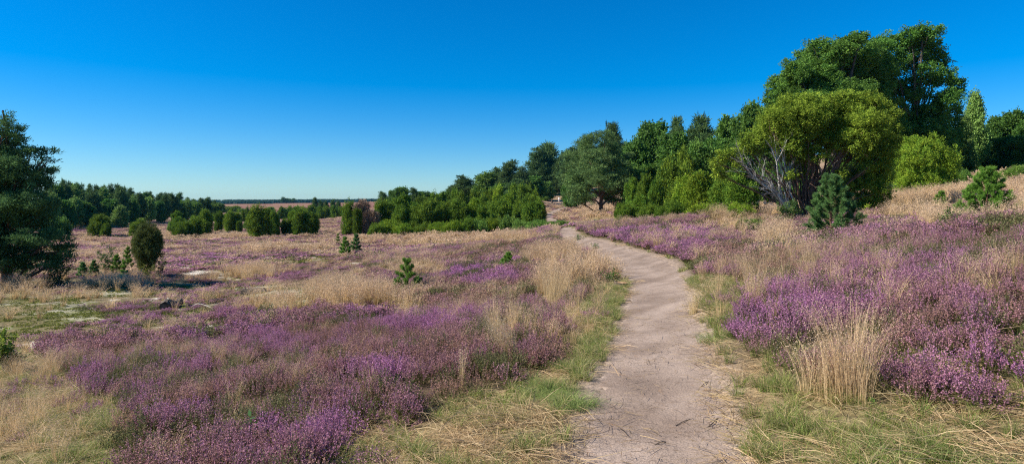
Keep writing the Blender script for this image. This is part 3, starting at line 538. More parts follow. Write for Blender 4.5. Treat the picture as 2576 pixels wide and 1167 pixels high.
for tx, ty, ty_, r in [(2030,400,29,.09),(2062,380,29.6,.06),(2090,370,29.4,.06),(2120,385,29.8,.06),(2150,390,29.6,.05),(2175,400,30,.05),(2045,350,29.8,.05),(2105,430,29,.03),(2010,380,28.8,.05),(2080,420,29.2,.03),(2130,420,29.5,.03)]:
    dead(foot + np.array([rd.uniform(-.2, .5), rd.uniform(-.1, .3), 0]), W3(tx, ty, ty_), r, 8, 2 if r < .06 else 1, 0)
link('stems', qmesh('stems', np.concatenate(Q), None, M_PINEBARK), o_j)
hero('juniper_bush', 2328, 41, [(2300,400,42,34),(2335,378,38,26),(2275,390,24,28),(2365,395,36,30),(2395,415,18,26),(2320,430,60,40),(2370,440,34,34),(2280,440,30,36),(2290,470,34,20),(2340,465,50,24),(2310,360,20,12),(2300,365,26,16)],
   'lime', .075, 70000, 41, 'dense round bright juniper on the dune, right of the sprawling one', 'juniper', .1, M_PINEBARK, frac=.1, depth=.9)

# ------------------------------------------------------------------ small pines with needles
def young_pine(px, top, Y, w, label, seed, blue=0, whorls=5, dens=1.0, lean=0, needle=.055):
    X, Yy, Z = place(px, Y); H = EYE - (top - HY) / F * Y - Z; Rr = w / 2 / F * Y; rg = np.random.default_rng(seed)
    c1 = np.array([(.08, .19, .025), (.07, .165, .04)][blue]); c2 = np.array([(.20, .36, .06), (.15, .30, .10)][blue])
    wood = []; segs = []
    tip = np.array([lean * H, 0, H]); st = bend((0, 0, -.05), tip, 8, 0, rg, .01); wood.append(tube(st, np.linspace(.018 * H, .004 + .003 * H, 8), 6))
    segs.append((st[5], tip, .8))
    for i in range(whorls + 2):
        t = .05 + .77 * (i / (whorls + 1)); a0 = rg.random() * 6
        nb = rg.integers(5, 8)
        for j in range(nb):
            a = a0 + j * 6.283 / nb + rg.normal() * .15; l = Rr * (1.0 - t) ** .8 * rg.uniform(.75, 1.2); el = .5 + .6 * t + rg.normal() * .12
            p = np.array([lean * H * t, 0, H * t]); d = np.array([math.cos(a), math.sin(a), math.tan(el)]); q = p + d * l + np.array([0, 0, .12 * l]); q[2] = min(q[2], H * (t + .20))
            b = bend(p, q, 5, -.08, rg, .02); wood.append(tube(b, np.linspace(.007 * H, .003 * H, 5), 4)); segs.append((b[1], b[3], 1)); segs.append((b[3], b[4], 1))
            for m in range(6):
                s0 = b[2 + (m > 1)]; dd = nrm(nrm(d) + rg.normal(size=3) * .55 + np.array([0, 0, .35])); e = s0 + dd * l * rg.uniform(.22, .42); e[2] = min(e[2], H * (t + .26))
                wood.append(tube([s0, e], [.004 * H, .002 * H], 3)); segs.append((s0, e, 1))
    P = []; D = []; CC = []
    for a, b, k in segs:
        a = np.asarray(a); b = np.asarray(b); l = np.linalg.norm(b - a); n = max(int(l * 620 * dens * k), 10); t = rg.random(n) ** .85
        P.append(a + (b - a) * t[:, None]); ax = nrm(b - a); D.append(ax * .75 + nrm(rg.normal(size=(n, 3))) * .9)
        cm = np.clip(t * .7 + rg.normal(size=n) * .2, 0, 1)[:, None]; CC.append(c1 * (1 - cm) + c2 * cm)
    P = np.concatenate(P); D = np.concatenate(D); CC = np.concatenate(CC) * rg.uniform(.8, 1.2, len(P))[:, None]
    V = leaves(P, D, needle * 1.3 * rg.uniform(.7, 1.2, len(P)), .0055 * math.sqrt(Y / 12) + .001, rg)
    o = thing('young_pine', (X, Y, Z), label, 'young pine', 'young pines')
    link('stem', qmesh('stem', np.concatenate(wood), None, M_PINEBARK), o); link('needles', qmesh('needles', V, CC, M_NEEDLE), o); return o
young_pine(2092, 440, 17.5, 148, 'bluish young pine with a long leader, before the sprawling juniper', 51, 1, 6, 1.2, 0, .065)
young_pine(2480, 422, 21, 132, 'bright green bushy young pine on the heather slope at the right', 52, 0, 6, 1.2, .03, .075)
young_pine(1026, 652, 19.5, 78, 'bright young pine in the heather left of the path, the biggest on that side', 53, 0, 3, .8, -.02, .06)
young_pine(1275, 636, 23, 40, 'small young pine poking out of dry grass midway to the path', 54, 0, 3, 1.2, .1, .06)
young_pine(868, 596, 52, 30, 'left one of two little round young pines near the sandy hollow', 55, 0, 3, .8, 0, .09)
young_pine(896, 590, 54, 32, 'right one of two little round young pines near the sandy hollow', 56, 1, 3, .8, 0, .09)
young_pine(850, 588, 70, 12, 'tiniest young pine tuft beyond the two little round ones', 57, 0, 2, .6, 0, .09)
young_pine(321, 618, 45, 26, 'small thin young pine left of the lone brownish juniper', 58, 0, 3, .8, 0, .08)
young_pine(208, 660, 38, 26, 'leggy young pine at the tips of the left pine boughs', 59, 1, 3, .8, 0, .08)
young_pine(236, 655, 38, 28, 'second leggy young pine, just left of the leafy sapling', 60, 1, 3, .8, 0, .08)
young_pine(292, 640, 41, 34, 'young pine pressed against the right of the leafy sapling', 61, 0, 3, .8, 0, .08)
young_pine(312, 655, 38, 18, 'smallest young pine right of the leafy sapling', 62, 0, 2, .8, 0, .08)
young_pine(2368, 482, 26, 40, 'small dark young pine in the dry grass left of the bushy one', 63, 0, 3, 1, 0, .06)
young_pine(2412, 556, 15.5, 30, 'tiny young pine under the left side of the bright bushy one', 64, 0, 2, 1.2, 0, .055)

# ------------------------------------------------------------------ leafy saplings and seedlings
def sapling(name, cat, px, top, Y, w, label, seed, n=700, leaf=.05, c1=(.05,.12,.03), c2=(.12,.2,.05), stems=6):
    X, Yy, Z = place(px, Y); H = EYE - (top - HY) / F * Y - Z; Rr = w / 2 / F * Y; rg = np.random.default_rng(seed); wood = []; P = []; D = []
    for i in range(stems):
        a = rg.random() * 6.28; e = np.array([math.cos(a) * Rr * rg.uniform(.1, .8), math.sin(a) * Rr * rg.uniform(.1, .8), H * rg.uniform(.6, 1.0)]); b = bend((rg.normal() * .02, rg.normal() * .02, -.03), e, 6, 0, rg, .05)
        wood.append(tube(b, np.linspace(.012 * H + .002, .003, 6), 4)); m = max(n // stems // 4, 3)
        for j in range(4):
            s = b[2 + j]; q = s + nrm(rg.normal(size=3) + [0, 0, .5]) * Rr * .5; wood.append(tube([s, q], [.004, .002], 3)); t = rg.random(m)[:, None]; P.append(s + (q - s) * t + rg.normal(size=(m, 3)) * leaf * .5); D.append(nrm(q - s) * .4 + rg.normal(size=(m, 3)) * [.8, .8, .4])
    P = np.concatenate(P); D = np.concatenate(D); k = rg.random(len(P))[:, None]
    nn = rg.normal(size=(len(P), 3)) * .5 + [0, 0, 1]
    V = leaves(P, D, leaf * rg.uniform(.7, 1.3, len(P)), leaf * .7, rg, nn)
    o = thing(name, (X, Y, Z), label, cat); link('stem', qmesh('stem', np.concatenate(wood), None, M_OAKBARK), o); link('leaves', qmesh('leaves', V, np.array(c1) * (1 - k) + np.array(c2) * k, M_LEAF), o); return o
sapling('birch_sapling', 'sapling', 266, 620, 40, 52, 'leafy light green sapling between the left pine and the lone brownish juniper', 71, 1500, .075, stems=9)
sapling('oak_sapling', 'sapling', 22, 842, 11, 95, 'yellow-green oak sapling at the left edge above the dry grass', 72, 1500, .06, (.10,.17,.02), (.28,.32,.05), 10)
sapling('oak_sapling', 'sapling', 2388, 532, 14, 46, 'small green oak sapling left of the bushy young pine', 73, 500, .05)
sapling('oak_seedling', 'seedling', 2176, 1033, 4.4, 68, 'bright green oak seedling in the grass at the lower right', 74, 90, .055, (.10,.24,.035), (.16,.32,.06), 5)
sapling('oak_seedling', 'seedling', 628, 1062, 5.4, 64, 'dark green oak seedling rising out of the heather at the lower left', 75, 70, .06, (.04,.12,.03), (.08,.18,.06), 4)
sapling('oak_sapling', 'sapling', 1530, 690, 15.2, 70, 'dark green low oak regrowth around the stump on the path edge', 76, 600, .05, (.04,.11,.02), (.09,.18,.03), 9)
sapling('oak_sapling', 'sapling', 1505, 730, 13, 40, 'sprawling bramble-like shoot in front of the stump on the left path edge', 77, 220, .045)
sapling('oak_sapling', 'sapling', 1462, 600, 31, 50, 'spindly twiggy sapling where the path vanishes behind the dry grass', 78, 260, .06)
sapling('oak_sapling', 'sapling', 1498, 615, 26, 34, 'spindly twig leaning over the path at its far bend', 79, 160, .055)
sapling('oak_sapling', 'sapling', 1110, 705, 21, 18, 'thin pale green shoot left of centre in the low moss', 80, 110, .05)
sapling('leafy_shoot', 'shoot', 758, 742, 25.5, 20, 'upright leafy shoot beside the pale fallen branch', 81, 220, .06, (.1,.2,.03), (.2,.3,.05))
sapling('leafy_shrub', 'shrub', 400, 655, 38, 50, 'dark low shrub at the right foot of the lone brownish juniper', 82, 1100, .06, (.02,.05,.015), (.05,.09,.02), 10)
sapling('leafy_shrub', 'shrub', 372, 668, 37, 50, 'yellowish low growth at the left foot of the lone brownish juniper', 83, 800, .06, (.10,.12,.02), (.2,.2,.04), 10)
sapling('leafy_shrub', 'shrub', 1985, 512, 27.5, 80, 'leafy green undergrowth at the foot of the sprawling juniper', 84, 1800, .08, stems=14)
sapling('leafy_shrub', 'shrub', 1900, 560, 24, 60, 'pale green undergrowth sprig left of the bluish young pine', 85, 700, .06, (.08,.14,.02), (.18,.24,.04), 10)
sapling('leafy_shrub', 'shrub', 70, 655, 34.5, 90, 'dim green undergrowth below the trunk of the large left pine', 86, 1400, .08, stems=14)
sapling('leafy_shrub', 'shrub', 150, 668, 33, 90, 'dim green undergrowth under the outer boughs of the large left pine', 87, 1400, .08, stems=14)
sapling('oak_seedling', 'seedling', 2253, 585, 12.5, 22, 'tiny round-leaved seedling in the heather between the two big young pines', 88, 40, .045)

# ------------------------------------------------------------------ dead wood
def lump(name, cat, a, b, r, label, mat, seed, cut=None, wob=.02, seg=12, taper=.75):
    """a log or branch lying from photo point a to b"""
    A = np.array(ray_hit(*a)); B = np.array(ray_hit(*b)); 
    if r > .06: A[2] += r * .5; B[2] += r * .5
    elif name == 'stick': A[2] = base_h([A[0]], [A[1]])[0] - .028 + r * .6; B[2] = base_h([B[0]], [B[1]])[0] - .028 + r * .6
    else: A[2] += r + .02; B[2] += r + .02
    mid = (A + B) / 2; rg = np.random.default_rng(seed); p = catmull(bend(A - mid, B - mid, 4, .0, rg, wob * 2), 3); rad = np.linspace(r, r * taper, 10) * rg.uniform(.93, 1.07, 10)
    V = tube(p, rad, seg); rr = np.linalg.norm(V, axis=-1)
    j = (vnoise(V[..., 0] * 9 + V[..., 2] * 7, V[..., 1] * 9 + seed) - .5) * r * .45; c = V[..., :] ; V = V + np.stack([j * 0, j, j], -1) * (r > .06)
    o = thing(name, mid, label, cat); link('bark', qmesh('bark', V, None, mat), o)
    for e, dirn in ((0, -1), (9, 1)):
        caps = []; ring = V.reshape(9, seg, 4, 3)[0 if e == 0 else 8][:, 0 if e == 0 else 3]; cen = p[e] + nrm(p[e] - p[5]) * r * .12
        for q in range(seg): caps.append([ring[q], ring[(q + 1) % seg], cen, cen + 1e-4])
        link('cut_end', qmesh('cut_end', np.array(caps), None, cut or mat), o)
    return o
lump('fallen_log', 'log', (612, 744), (668, 736), .20, 'short thick dark weathered log lying on moss left of centre', M_LOG, 91)
lump('fallen_log', 'log', (414, 778), (452, 768), .17, 'dark rotten log end near the pale fallen branch, the leftmost piece of wood', M_LOG, 92)
lump('fallen_log', 'log', (470, 774), (512, 768), .08, 'thin brown rotten log between the rotten log end and the leafy shoot', M_LOG, 93)
lump('fallen_log', 'log', (530, 764), (566, 760), .13, 'broken grey log piece left of the short thick log', M_LOG, 94)
lump('fallen_branch', 'branch', (481, 776), (540, 784), .017, 'pale bleached branch lying on the moss', M_PALE, 95, seg=6, taper=.4, wob=.03)
lump('fallen_branch', 'branch', (434, 764), (446, 772), .03, 'short bleached limb sticking up from the rotten log end', M_PALE, 96, seg=6)
lump('stick', 'stick', (1745, 990), (1786, 962), .006, 'thick dark stick lying at the right edge of the path', M_STICK, 97, seg=5, taper=.5, wob=.03)
lump('stick', 'stick', (1700, 1078), (1750, 1058), .004, 'thin dark stick lying across the near path', M_STICK, 98, seg=5, taper=.4)
lump('stick', 'stick', (1640, 1130), (1702, 1108), .004, 'thin dark stick nearest the bottom of the picture on the path', M_STICK, 99, seg=5, taper=.4)
lump('stick', 'stick', (1776, 1085), (1812, 1052), .005, 'pale root-like stick at the right path edge', M_STICK, 100, seg=5, taper=.5, wob=.04)
lump('stick', 'stick', (1510, 745), (1540, 738), .02, 'dark stick casting its shadow at the path edge by the stump', M_STICK, 101, seg=5, taper=.4)
X, Y, Z = place(1560, 13.9); o = thing('tree_stump', (X, Y, Z), 'low weathered stump with an orange cut face at the left path edge', 'stump')
rg = np.random.default_rng(5); V = tube([(0, 0, -.1), (0, 0, .02), (0, 0, .07), (.01, 0, .11)], [.26, .2, .16, .15], 12); V = V + (vnoise(V[..., 0] * 20, V[..., 1] * 20)[..., None] - .5) * .04 * [1, 1, 0]
link('bark', qmesh('bark', V, None, M_LOG), o); a = np.linspace(0, 6.283, 13)
link('cut_face', qmesh('cut_face', [[(math.cos(a[i]) * .15 + .01, math.sin(a[i]) * .15, .11), (math.cos(a[i+1]) * .15 + .01, math.sin(a[i+1]) * .15, .11), (.01, 0, .115), (.011, 0, .115)] for i in range(12)], None, M_CUT), o)

# ------------------------------------------------------------------ the two walkers
def skin_mesh(name, verts, edges, mat, sub=2):
    me = bpy.data.meshes.new(name); me.from_pydata([v[:3] for v in verts], edges, []); o = bpy.data.objects.new(name, me); COL.objects.link(o)
    m = o.modifiers.new('skin', 'SKIN'); sv = me.skin_vertices[0].data
    for i, v in enumerate(verts): sv[i].radius = (v[3], v[4] if len(v) > 4 else v[3]); sv[i].use_root = i == 0
    s = o.modifiers.new('sub', 'SUBSURF'); s.levels = s.render_levels = sub; me.materials.append(mat); return o
SKIN = plain('skin', (.5, .3, .22), .5)
def person(px, Y, label, shirt, trous, hairc, rz, step, h):
    X, Yy, Z = place(px, Y); o = thing('person', (X, Y, Z), label, 'person', rz=rz, scale=(h / 1.75,) * 3); s = step
    V = [(0,0,.95,.15,.11),(0,0,1.12,.135,.1),(0,0,1.32,.165,.11),(0,0,1.46,.10,.08),(0,.0,1.53,.052),(0,.01,1.6,.075,.085),(0,.015,1.68,.08,.1),(0,.01,1.75,.05,.06),
         (.19,0,1.42,.055),(.25,s*.3,1.16,.042),(.25,s*.3+.16,.98,.032),(.25,s*.3+.22,.93,.03),(-.19,0,1.42,.055),(-.25,-s*.3,1.16,.042),(-.25,-s*.3+.12,.95,.032),(-.25,-s*.3+.16,.89,.03),
         (.1,0,.86,.085),(.1,s*.5,.48,.06),(.1,s*.9-.05,.08,.042),(.1,s*.9+.12,.035,.035),(-.1,0,.86,.085),(-.1,-s*.35,.48,.06),(-.1,-s-.08,.08,.042),(-.1,-s+.1,.035,.035)]
    E = [(0,1),(1,2),(2,3),(3,4),(4,5),(5,6),(6,7),(3,8),(8,9),(9,10),(10,11),(3,12),(12,13),(13,14),(14,15),(0,16),(16,17),(17,18),(18,19),(0,20),(20,21),(21,22),(22,23)]
    b = skin_mesh('body', V, E, SKIN); b.parent = o
    def grow(ids, k): 
        return [tuple(V[i][:3]) + tuple(q * k + .012 for q in (V[i][3:] if len(V[i]) == 5 else (V[i][3], V[i][3]))) for i in ids]
    t = skin_mesh('shirt', grow([0,1,2,3,8,9,12,13], 1.12), [(0,1),(1,2),(2,3),(3,4),(4,5),(3,6),(6,7)], plain('shirt_cloth', shirt)); t.parent = o
    t = skin_mesh('trousers', grow([0,16,17,18,20,21,22], 1.18), [(0,1),(1,2),(2,3),(0,4),(4,5),(5,6)], plain('trouser_cloth', trous)); t.parent = o
    t = skin_mesh('hair', [(0,-.02,1.7,.085,.095),(0,-.03,1.77,.06,.07)], [(0,1)], plain('hair', hairc)); t.parent = o
person(1389, 196, 'walker in dark clothes coming down the far path by the round tree', (.02,.022,.03), (.02,.02,.03), (.03,.02,.015), math.pi, .16, 1.8)
person(1406, 211, 'walker in a white top and pale trousers farther up the slope', (.8,.8,.8), (.6,.58,.54), (.25,.18,.1), math.pi * .8, .12, 1.75)
# ------------------------------------------------------------------ ground sheet
def srgb(*c): return tuple(((v / 255 + .055) / 1.055) ** 2.4 if v > 10 else v / 255 / 12.92 for v in c)
th = np.concatenate([np.linspace(-math.pi, -1.12, 34)[:-1], np.linspace(-1.12, 1.12, 430), np.linspace(1.12, math.pi, 34)[1:]]); th[-1] = math.pi
rr = np.concatenate([[.02, .15], np.exp(np.arange(math.log(.3), math.log(60), .018)), np.exp(np.arange(math.log(60), math.log(3200), .035)), [3200.]])
TH, RR = np.meshgrid(th, rr); gx = np.sin(TH) * RR; gy = np.cos(TH) * RR
pd = np.full(gx.shape, 99.); near = (RR < 235) & (np.abs(TH) < 1.9) & ((np.abs(gx - np.interp(gy, PC[:, 1], PC[:, 0])) < 14) | (gy < 3)); pd[near] = path_d(gx[near], gy[near])
gz = terr(gx, gy, pd); n0, n1 = gx.shape
me = bpy.data.meshes.new('ground'); me.vertices.add(n0 * n1); me.vertices.foreach_set('co', np.stack([gx, gy, gz], -1).astype(np.float32).ravel())
i = np.arange(n0 - 1)[:, None] * n1 + np.arange(n1 - 1)[None]; q = np.stack([i, i + n1, i + n1 + 1, i + 1], -1).reshape(-1, 4)[:, ::-1]; nq = len(q)
me.loops.add(nq * 4); me.loops.foreach_set('vertex_index', q.astype(np.int32).ravel()); me.polygons.add(nq)
me.polygons.foreach_set('loop_start', np.arange(0, nq * 4, 4, dtype=np.int32)); me.polygons.foreach_set('loop_total', np.full(nq, 4, np.int32)); me.polygons.foreach_set('use_smooth', np.ones(nq, bool))
cv = cover(gx, gy); fx = gx; fy = gy
def mixc(c, col, w): w = np.clip(w, 0, 1)[..., None]; return c * (1 - w) + np.array(col) * w
far = smooth(35, 110, RR)
gcol = np.zeros(gx.shape + (3,)) + np.array([.20, .15, .09])
nz1 = fbm(fx / 1.5, fy / 1.5, 41, 4); nz2 = fbm(fx / 9, fy / 9, 44, 3); nz3 = fbm(fx / 60, fy / 22, 47, 3); nz0 = fbm(fx / .3, fy / .3, 51, 3)
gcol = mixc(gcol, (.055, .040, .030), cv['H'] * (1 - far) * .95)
gcol = mixc(gcol, (.34, .24, .13), cv['D'] * .5 * (1 - far * .3))
gcol = mixc(gcol, (.24, .17, .095), cv['S'] * .75)
gcol = mixc(gcol, (.085, .11, .035), cv['G'] * .7 * smooth(.25, .5, nz1))
gcol = mixc(gcol, (.13, .135, .035), cv['M'] * (.35 + .6 * smooth(.4, .6, nz1)))
gcol = mixc(gcol, (.60, .54, .45), cv['W'] * smooth(.50, .60, nz1 * .7 + nz0 * .3 + .06 * (cv['W'] > .8)))
# far heath: the colour the low plants have together
gcol = mixc(gcol, (.22, .125, .125), far * (.35 + .75 * cv['H']))
gcol = mixc(gcol, (.36, .25, .14), far * smooth(.42, .62, nz2 * .5 + nz1 * .5) * .75)
gcol = mixc(gcol, (.13, .12, .045), far * smooth(.60, .70, nz2) * .6)
vf = smooth(240, 420, RR); gcol = mixc(gcol, (.19, .082, .06), vf * .8); gcol = mixc(gcol, (.30, .19, .10), .8 * vf * smooth(.50, .62, nz3))
edge = 1 - smooth(.0, .12 + .5 * nz1, pd); gcol = mixc(gcol, (.30, .225, .175), edge * .85)
gcol = gcol * (.85 + .3 * nz0[..., None])
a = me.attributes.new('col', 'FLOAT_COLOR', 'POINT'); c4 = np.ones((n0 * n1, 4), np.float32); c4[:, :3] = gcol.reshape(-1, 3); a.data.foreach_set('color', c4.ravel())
me.update(calc_edges=True)
m = bpy.data.materials.new('heath_soil'); nt, N, L = nodes(m); out = N.new('ShaderNodeOutputMaterial'); p = N.new('ShaderNodeBsdfPrincipled'); p.inputs['Roughness'].default_value = .95; p.inputs['Specular IOR Level'].default_value = .05
at = N.new('ShaderNodeAttribute'); at.attribute_name = 'col'; tc = N.new('ShaderNodeTexCoord')
no = N.new('ShaderNodeTexNoise'); no.inputs['Scale'].default_value = 14; no.inputs['Detail'].default_value = 8; mr = N.new('ShaderNodeMapRange'); mr.inputs['From Min'].default_value = .3; mr.inputs['From Max'].default_value = .7; mr.inputs['To Min'].default_value = .55; mr.inputs['To Max'].default_value = 1.4
hs = N.new('ShaderNodeHueSaturation'); bu = N.new('ShaderNodeBump'); bu.inputs['Strength'].default_value = .5; bu.inputs['Distance'].default_value = .02
nf = N.new('ShaderNodeTexNoise'); nf.inputs['Scale'].default_value = .9; nf.inputs['Detail'].default_value = 7; nf.inputs['Roughness'].default_value = .7; bf = N.new('ShaderNodeBump'); bf.inputs['Strength'].default_value = .6; bf.inputs['Distance'].default_value = .2
ln(nt, tc.outputs['Object'], no.inputs['Vector']); ln(nt, tc.outputs['Object'], nf.inputs['Vector']); ln(nt, no.outputs[0], mr.inputs['Value']); ln(nt, mr.outputs[0], hs.inputs['Value']); ln(nt, at.outputs['Color'], hs.inputs['Color']); ln(nt, hs.outputs[0], p.inputs['Base Color'])
ln(nt, nf.outputs[0], bf.inputs['Height']); ln(nt, no.outputs[0], bu.inputs['Height']); ln(nt, bf.outputs[0], bu.inputs['Normal']); ln(nt, bu.outputs[0], p.inputs['Normal']); ln(nt, p.outputs[0], out.inputs['Surface']); me.materials.append(m)
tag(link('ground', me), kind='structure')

# ------------------------------------------------------------------ path sheet
PS = catmull(PL, 60); tg = nrm(np.gradient(PS[:, :2], axis=0)); nx = np.stack([tg[:, 1], -tg[:, 0]], -1)
u = np.linspace(-1, 1, 41); wob = np.stack([fbm(np.arange(len(PS)) * .12 * np.maximum(PS[:, 1] * .12, .6), PS[:, 1] * 0, 60 + s, 3) - .5 for s in (0, 9)], -1) * .35
W = (PS[:, 2, None] * .97 + .06 + np.where(u[None] < 0, wob[:, :1], wob[:, 1:])) * u[None]
sx = PS[:, 0, None] + nx[:, 0, None] * W; sy = PS[:, 1, None] + nx[:, 1, None] * W
sz = base_h(sx, sy) - .015 - .05 * smooth(.86, 1, np.abs(u))[None] - .015 * (1 - (u / .9) ** 2)[None] * (np.abs(u) < .9)[None] + (fbm(sx / .35, sy / .35, 70, 4) - .5) * .034
k0, k1 = sx.shape; me = bpy.data.meshes.new('path'); i = np.arange(k0 - 1)[:, None] * k1 + np.arange(k1 - 1)[None]; q = np.stack([i, i + 1, i + k1 + 1, i + k1], -1).reshape(-1, 4)
me.from_pydata(np.stack([sx, sy, sz], -1).reshape(-1, 3).tolist(), [], q.tolist()); me.polygons.foreach_set('use_smooth', np.ones(len(q), bool))
a = me.attributes.new('edge', 'FLOAT', 'POINT'); a.data.foreach_set('value', np.broadcast_to(np.abs(u), sx.shape).astype(np.float32).ravel())
if me.polygons[0].normal.z < 0: me.flip_normals()
m = bpy.data.materials.new('path_sand'); nt, N, L = nodes(m); out = N.new('ShaderNodeOutputMaterial'); p = N.new('ShaderNodeBsdfPrincipled'); p.inputs['Roughness'].default_value = .95; p.inputs['Specular IOR Level'].default_value = .08
tc = N.new('ShaderNodeTexCoord'); n1_ = N.new('ShaderNodeTexNoise'); n1_.inputs['Scale'].default_value = 1.3; n1_.inputs['Detail'].default_value = 6; n2_ = N.new('ShaderNodeTexNoise'); n2_.inputs['Scale'].default_value = 60; n2_.inputs['Detail'].default_value = 5
n3_ = N.new('ShaderNodeTexNoise'); n3_.inputs['Scale'].default_value = 9; n3_.inputs['Detail'].default_value = 6
cr = N.new('ShaderNodeValToRGB'); cr.color_ramp.elements[0].color = (.205, .150, .117, 1); cr.color_ramp.elements[1].color = (.325, .248, .20, 1); cr.color_ramp.elements[0].position = .35; cr.color_ramp.elements[1].position = .65
mr = N.new('ShaderNodeMapRange'); mr.inputs['From Min'].default_value = .3; mr.inputs['From Max'].default_value = .7; mr.inputs['To Min'].default_value = .78; mr.inputs['To Max'].default_value = 1.18
ae = N.new('ShaderNodeAttribute'); ae.attribute_name = 'edge'; ad = N.new('ShaderNodeMath'); ad.operation = 'MULTIPLY_ADD'; ad.inputs[1].default_value = .55
em = N.new('ShaderNodeMapRange'); em.inputs['From Min'].default_value = .80; em.inputs['From Max'].default_value = 1.05; em.interpolation_type = 'SMOOTHSTEP'
mx = N.new('ShaderNodeMix'); mx.data_type = 'RGBA'; mx.inputs['B'].default_value = (.39, .31, .26, 1)
hs = N.new('ShaderNodeHueSaturation'); bu = N.new('ShaderNodeBump'); bu.inputs['Strength'].default_value = .5; bu.inputs['Distance'].default_value = .02; b2 = N.new('ShaderNodeBump'); b2.inputs['Strength'].default_value = .45; b2.inputs['Distance'].default_value = .04
for n_ in (n1_, n2_, n3_): ln(nt, tc.outputs['Object'], n_.inputs['Vector'])
ln(nt, n1_.outputs[0], cr.inputs[0]); ln(nt, n2_.outputs[0], mr.inputs['Value']); ln(nt, n3_.outputs[0], ad.inputs[0]); ln(nt, ae.outputs['Fac'], ad.inputs[2])
ad2 = N.new('ShaderNodeMath'); ad2.operation = 'SUBTRACT'; ad2.inputs[1].default_value = .27; ln(nt, ad.outputs[0], ad2.inputs[0]); ln(nt, ad2.outputs[0], em.inputs['Value']); ln(nt, em.outputs[0], mx.inputs['Factor']); ln(nt, cr.outputs[0], mx.inputs['A'])
ln(nt, mx.outputs['Result'], hs.inputs['Color']); ln(nt, mr.outputs[0], hs.inputs['Value']); ln(nt, hs.outputs[0], p.inputs['Base Color'])
ln(nt, n3_.outputs[0], b2.inputs['Height']); ln(nt, n2_.outputs[0], bu.inputs['Height']); ln(nt, b2.outputs[0], bu.inputs['Normal']); ln(nt, bu.outputs[0], p.inputs['Normal']); ln(nt, p.outputs[0], out.inputs['Surface']); me.materials.append(m)
tag(link('path', me), kind='structure')

# ------------------------------------------------------------------ plants of the ground
def blades(n, h, spread, lean, w, rg, segs=3, col=((.40,.28,.15), (.55,.41,.25)), base_r=.05, droop=.35):
    a = rg.random(n) * 6.283; H = h * rg.uniform(.55, 1.1, n); ld = a + rg.normal(size=n) * .8; le = lean * H * rg.uniform(.2, 1.3, n)
    P0 = np.stack([np.cos(a) * base_r * rg.random(n), np.sin(a) * base_r * rg.random(n), np.zeros(n)], -1); di = np.stack([np.cos(ld), np.sin(ld), np.zeros(n)], -1)
    side = np.stack([-np.sin(ld + rg.normal(size=n)), np.cos(ld + rg.normal(size=n)), np.zeros(n)], -1); out = []; cc = []
    k = rg.random(n)[:, None]; C = np.array(col[0]) * (1 - k) + np.array(col[1]) * k
    def pt(t): return P0 + di * (le * t ** 1.8)[:, None] + np.array([0, 0, 1.]) * (H * (t - droop * lean * t * t * t))[:, None]
    ww = w * rg.uniform(.6, 1.3, n)[:, None]
    for s in range(segs):
        t0, t1 = s / segs, (s + 1) / segs; a0, a1 = pt(t0), pt(t1); w0 = ww * (1 - t0 * .75); w1 = ww * (1 - t1 * .85)
        out.append(np.stack([a0 - side * w0 / 2, a0 + side * w0 / 2, a1 + side * w1 / 2, a1 - side * w1 / 2], 1)); cc.append(C)
    return np.concatenate(out), np.concatenate(cc), pt, n
def dry_tuft(seed, n, h, w, pan, psz, lean=.35, segs=3, base=.06, green=.15):
    rg = np.random.default_rng(seed); V, C, pt, _ = blades(n, h, .1, lean, w, rg, segs, base_r=base); VV = [V]; CC = [C]
    if pan:
        for j in range(pan):                                            # airy seed heads
            t = rg.uniform(.72, 1.05, n)[:, None]; p = np.stack([pt(tt) for tt in (.8, .95)], 0); p = p[0] + (p[1] - p[0]) * (t - .8) / .15
            p = p + rg.normal(size=(n, 3)) * h * .045; VV.append(leaves(p, rg.normal(size=(n, 3)) + [0, 0, .8], psz * 2.0, psz * .7, rg)); CC.append(np.broadcast_to(np.array([.50, .365, .26]), (n, 3)) * rg.uniform(.75, 1.25, (n, 1)))
    m = int(n * .6); V, C, _, _ = blades(m, h * .38, .1, .7, w * 1.2, rg, 2, ((.16,.15,.05), (.42,.32,.16)), base * 1.3); VV.append(V); CC.append(C)
    return np.concatenate(VV), np.concatenate(CC)
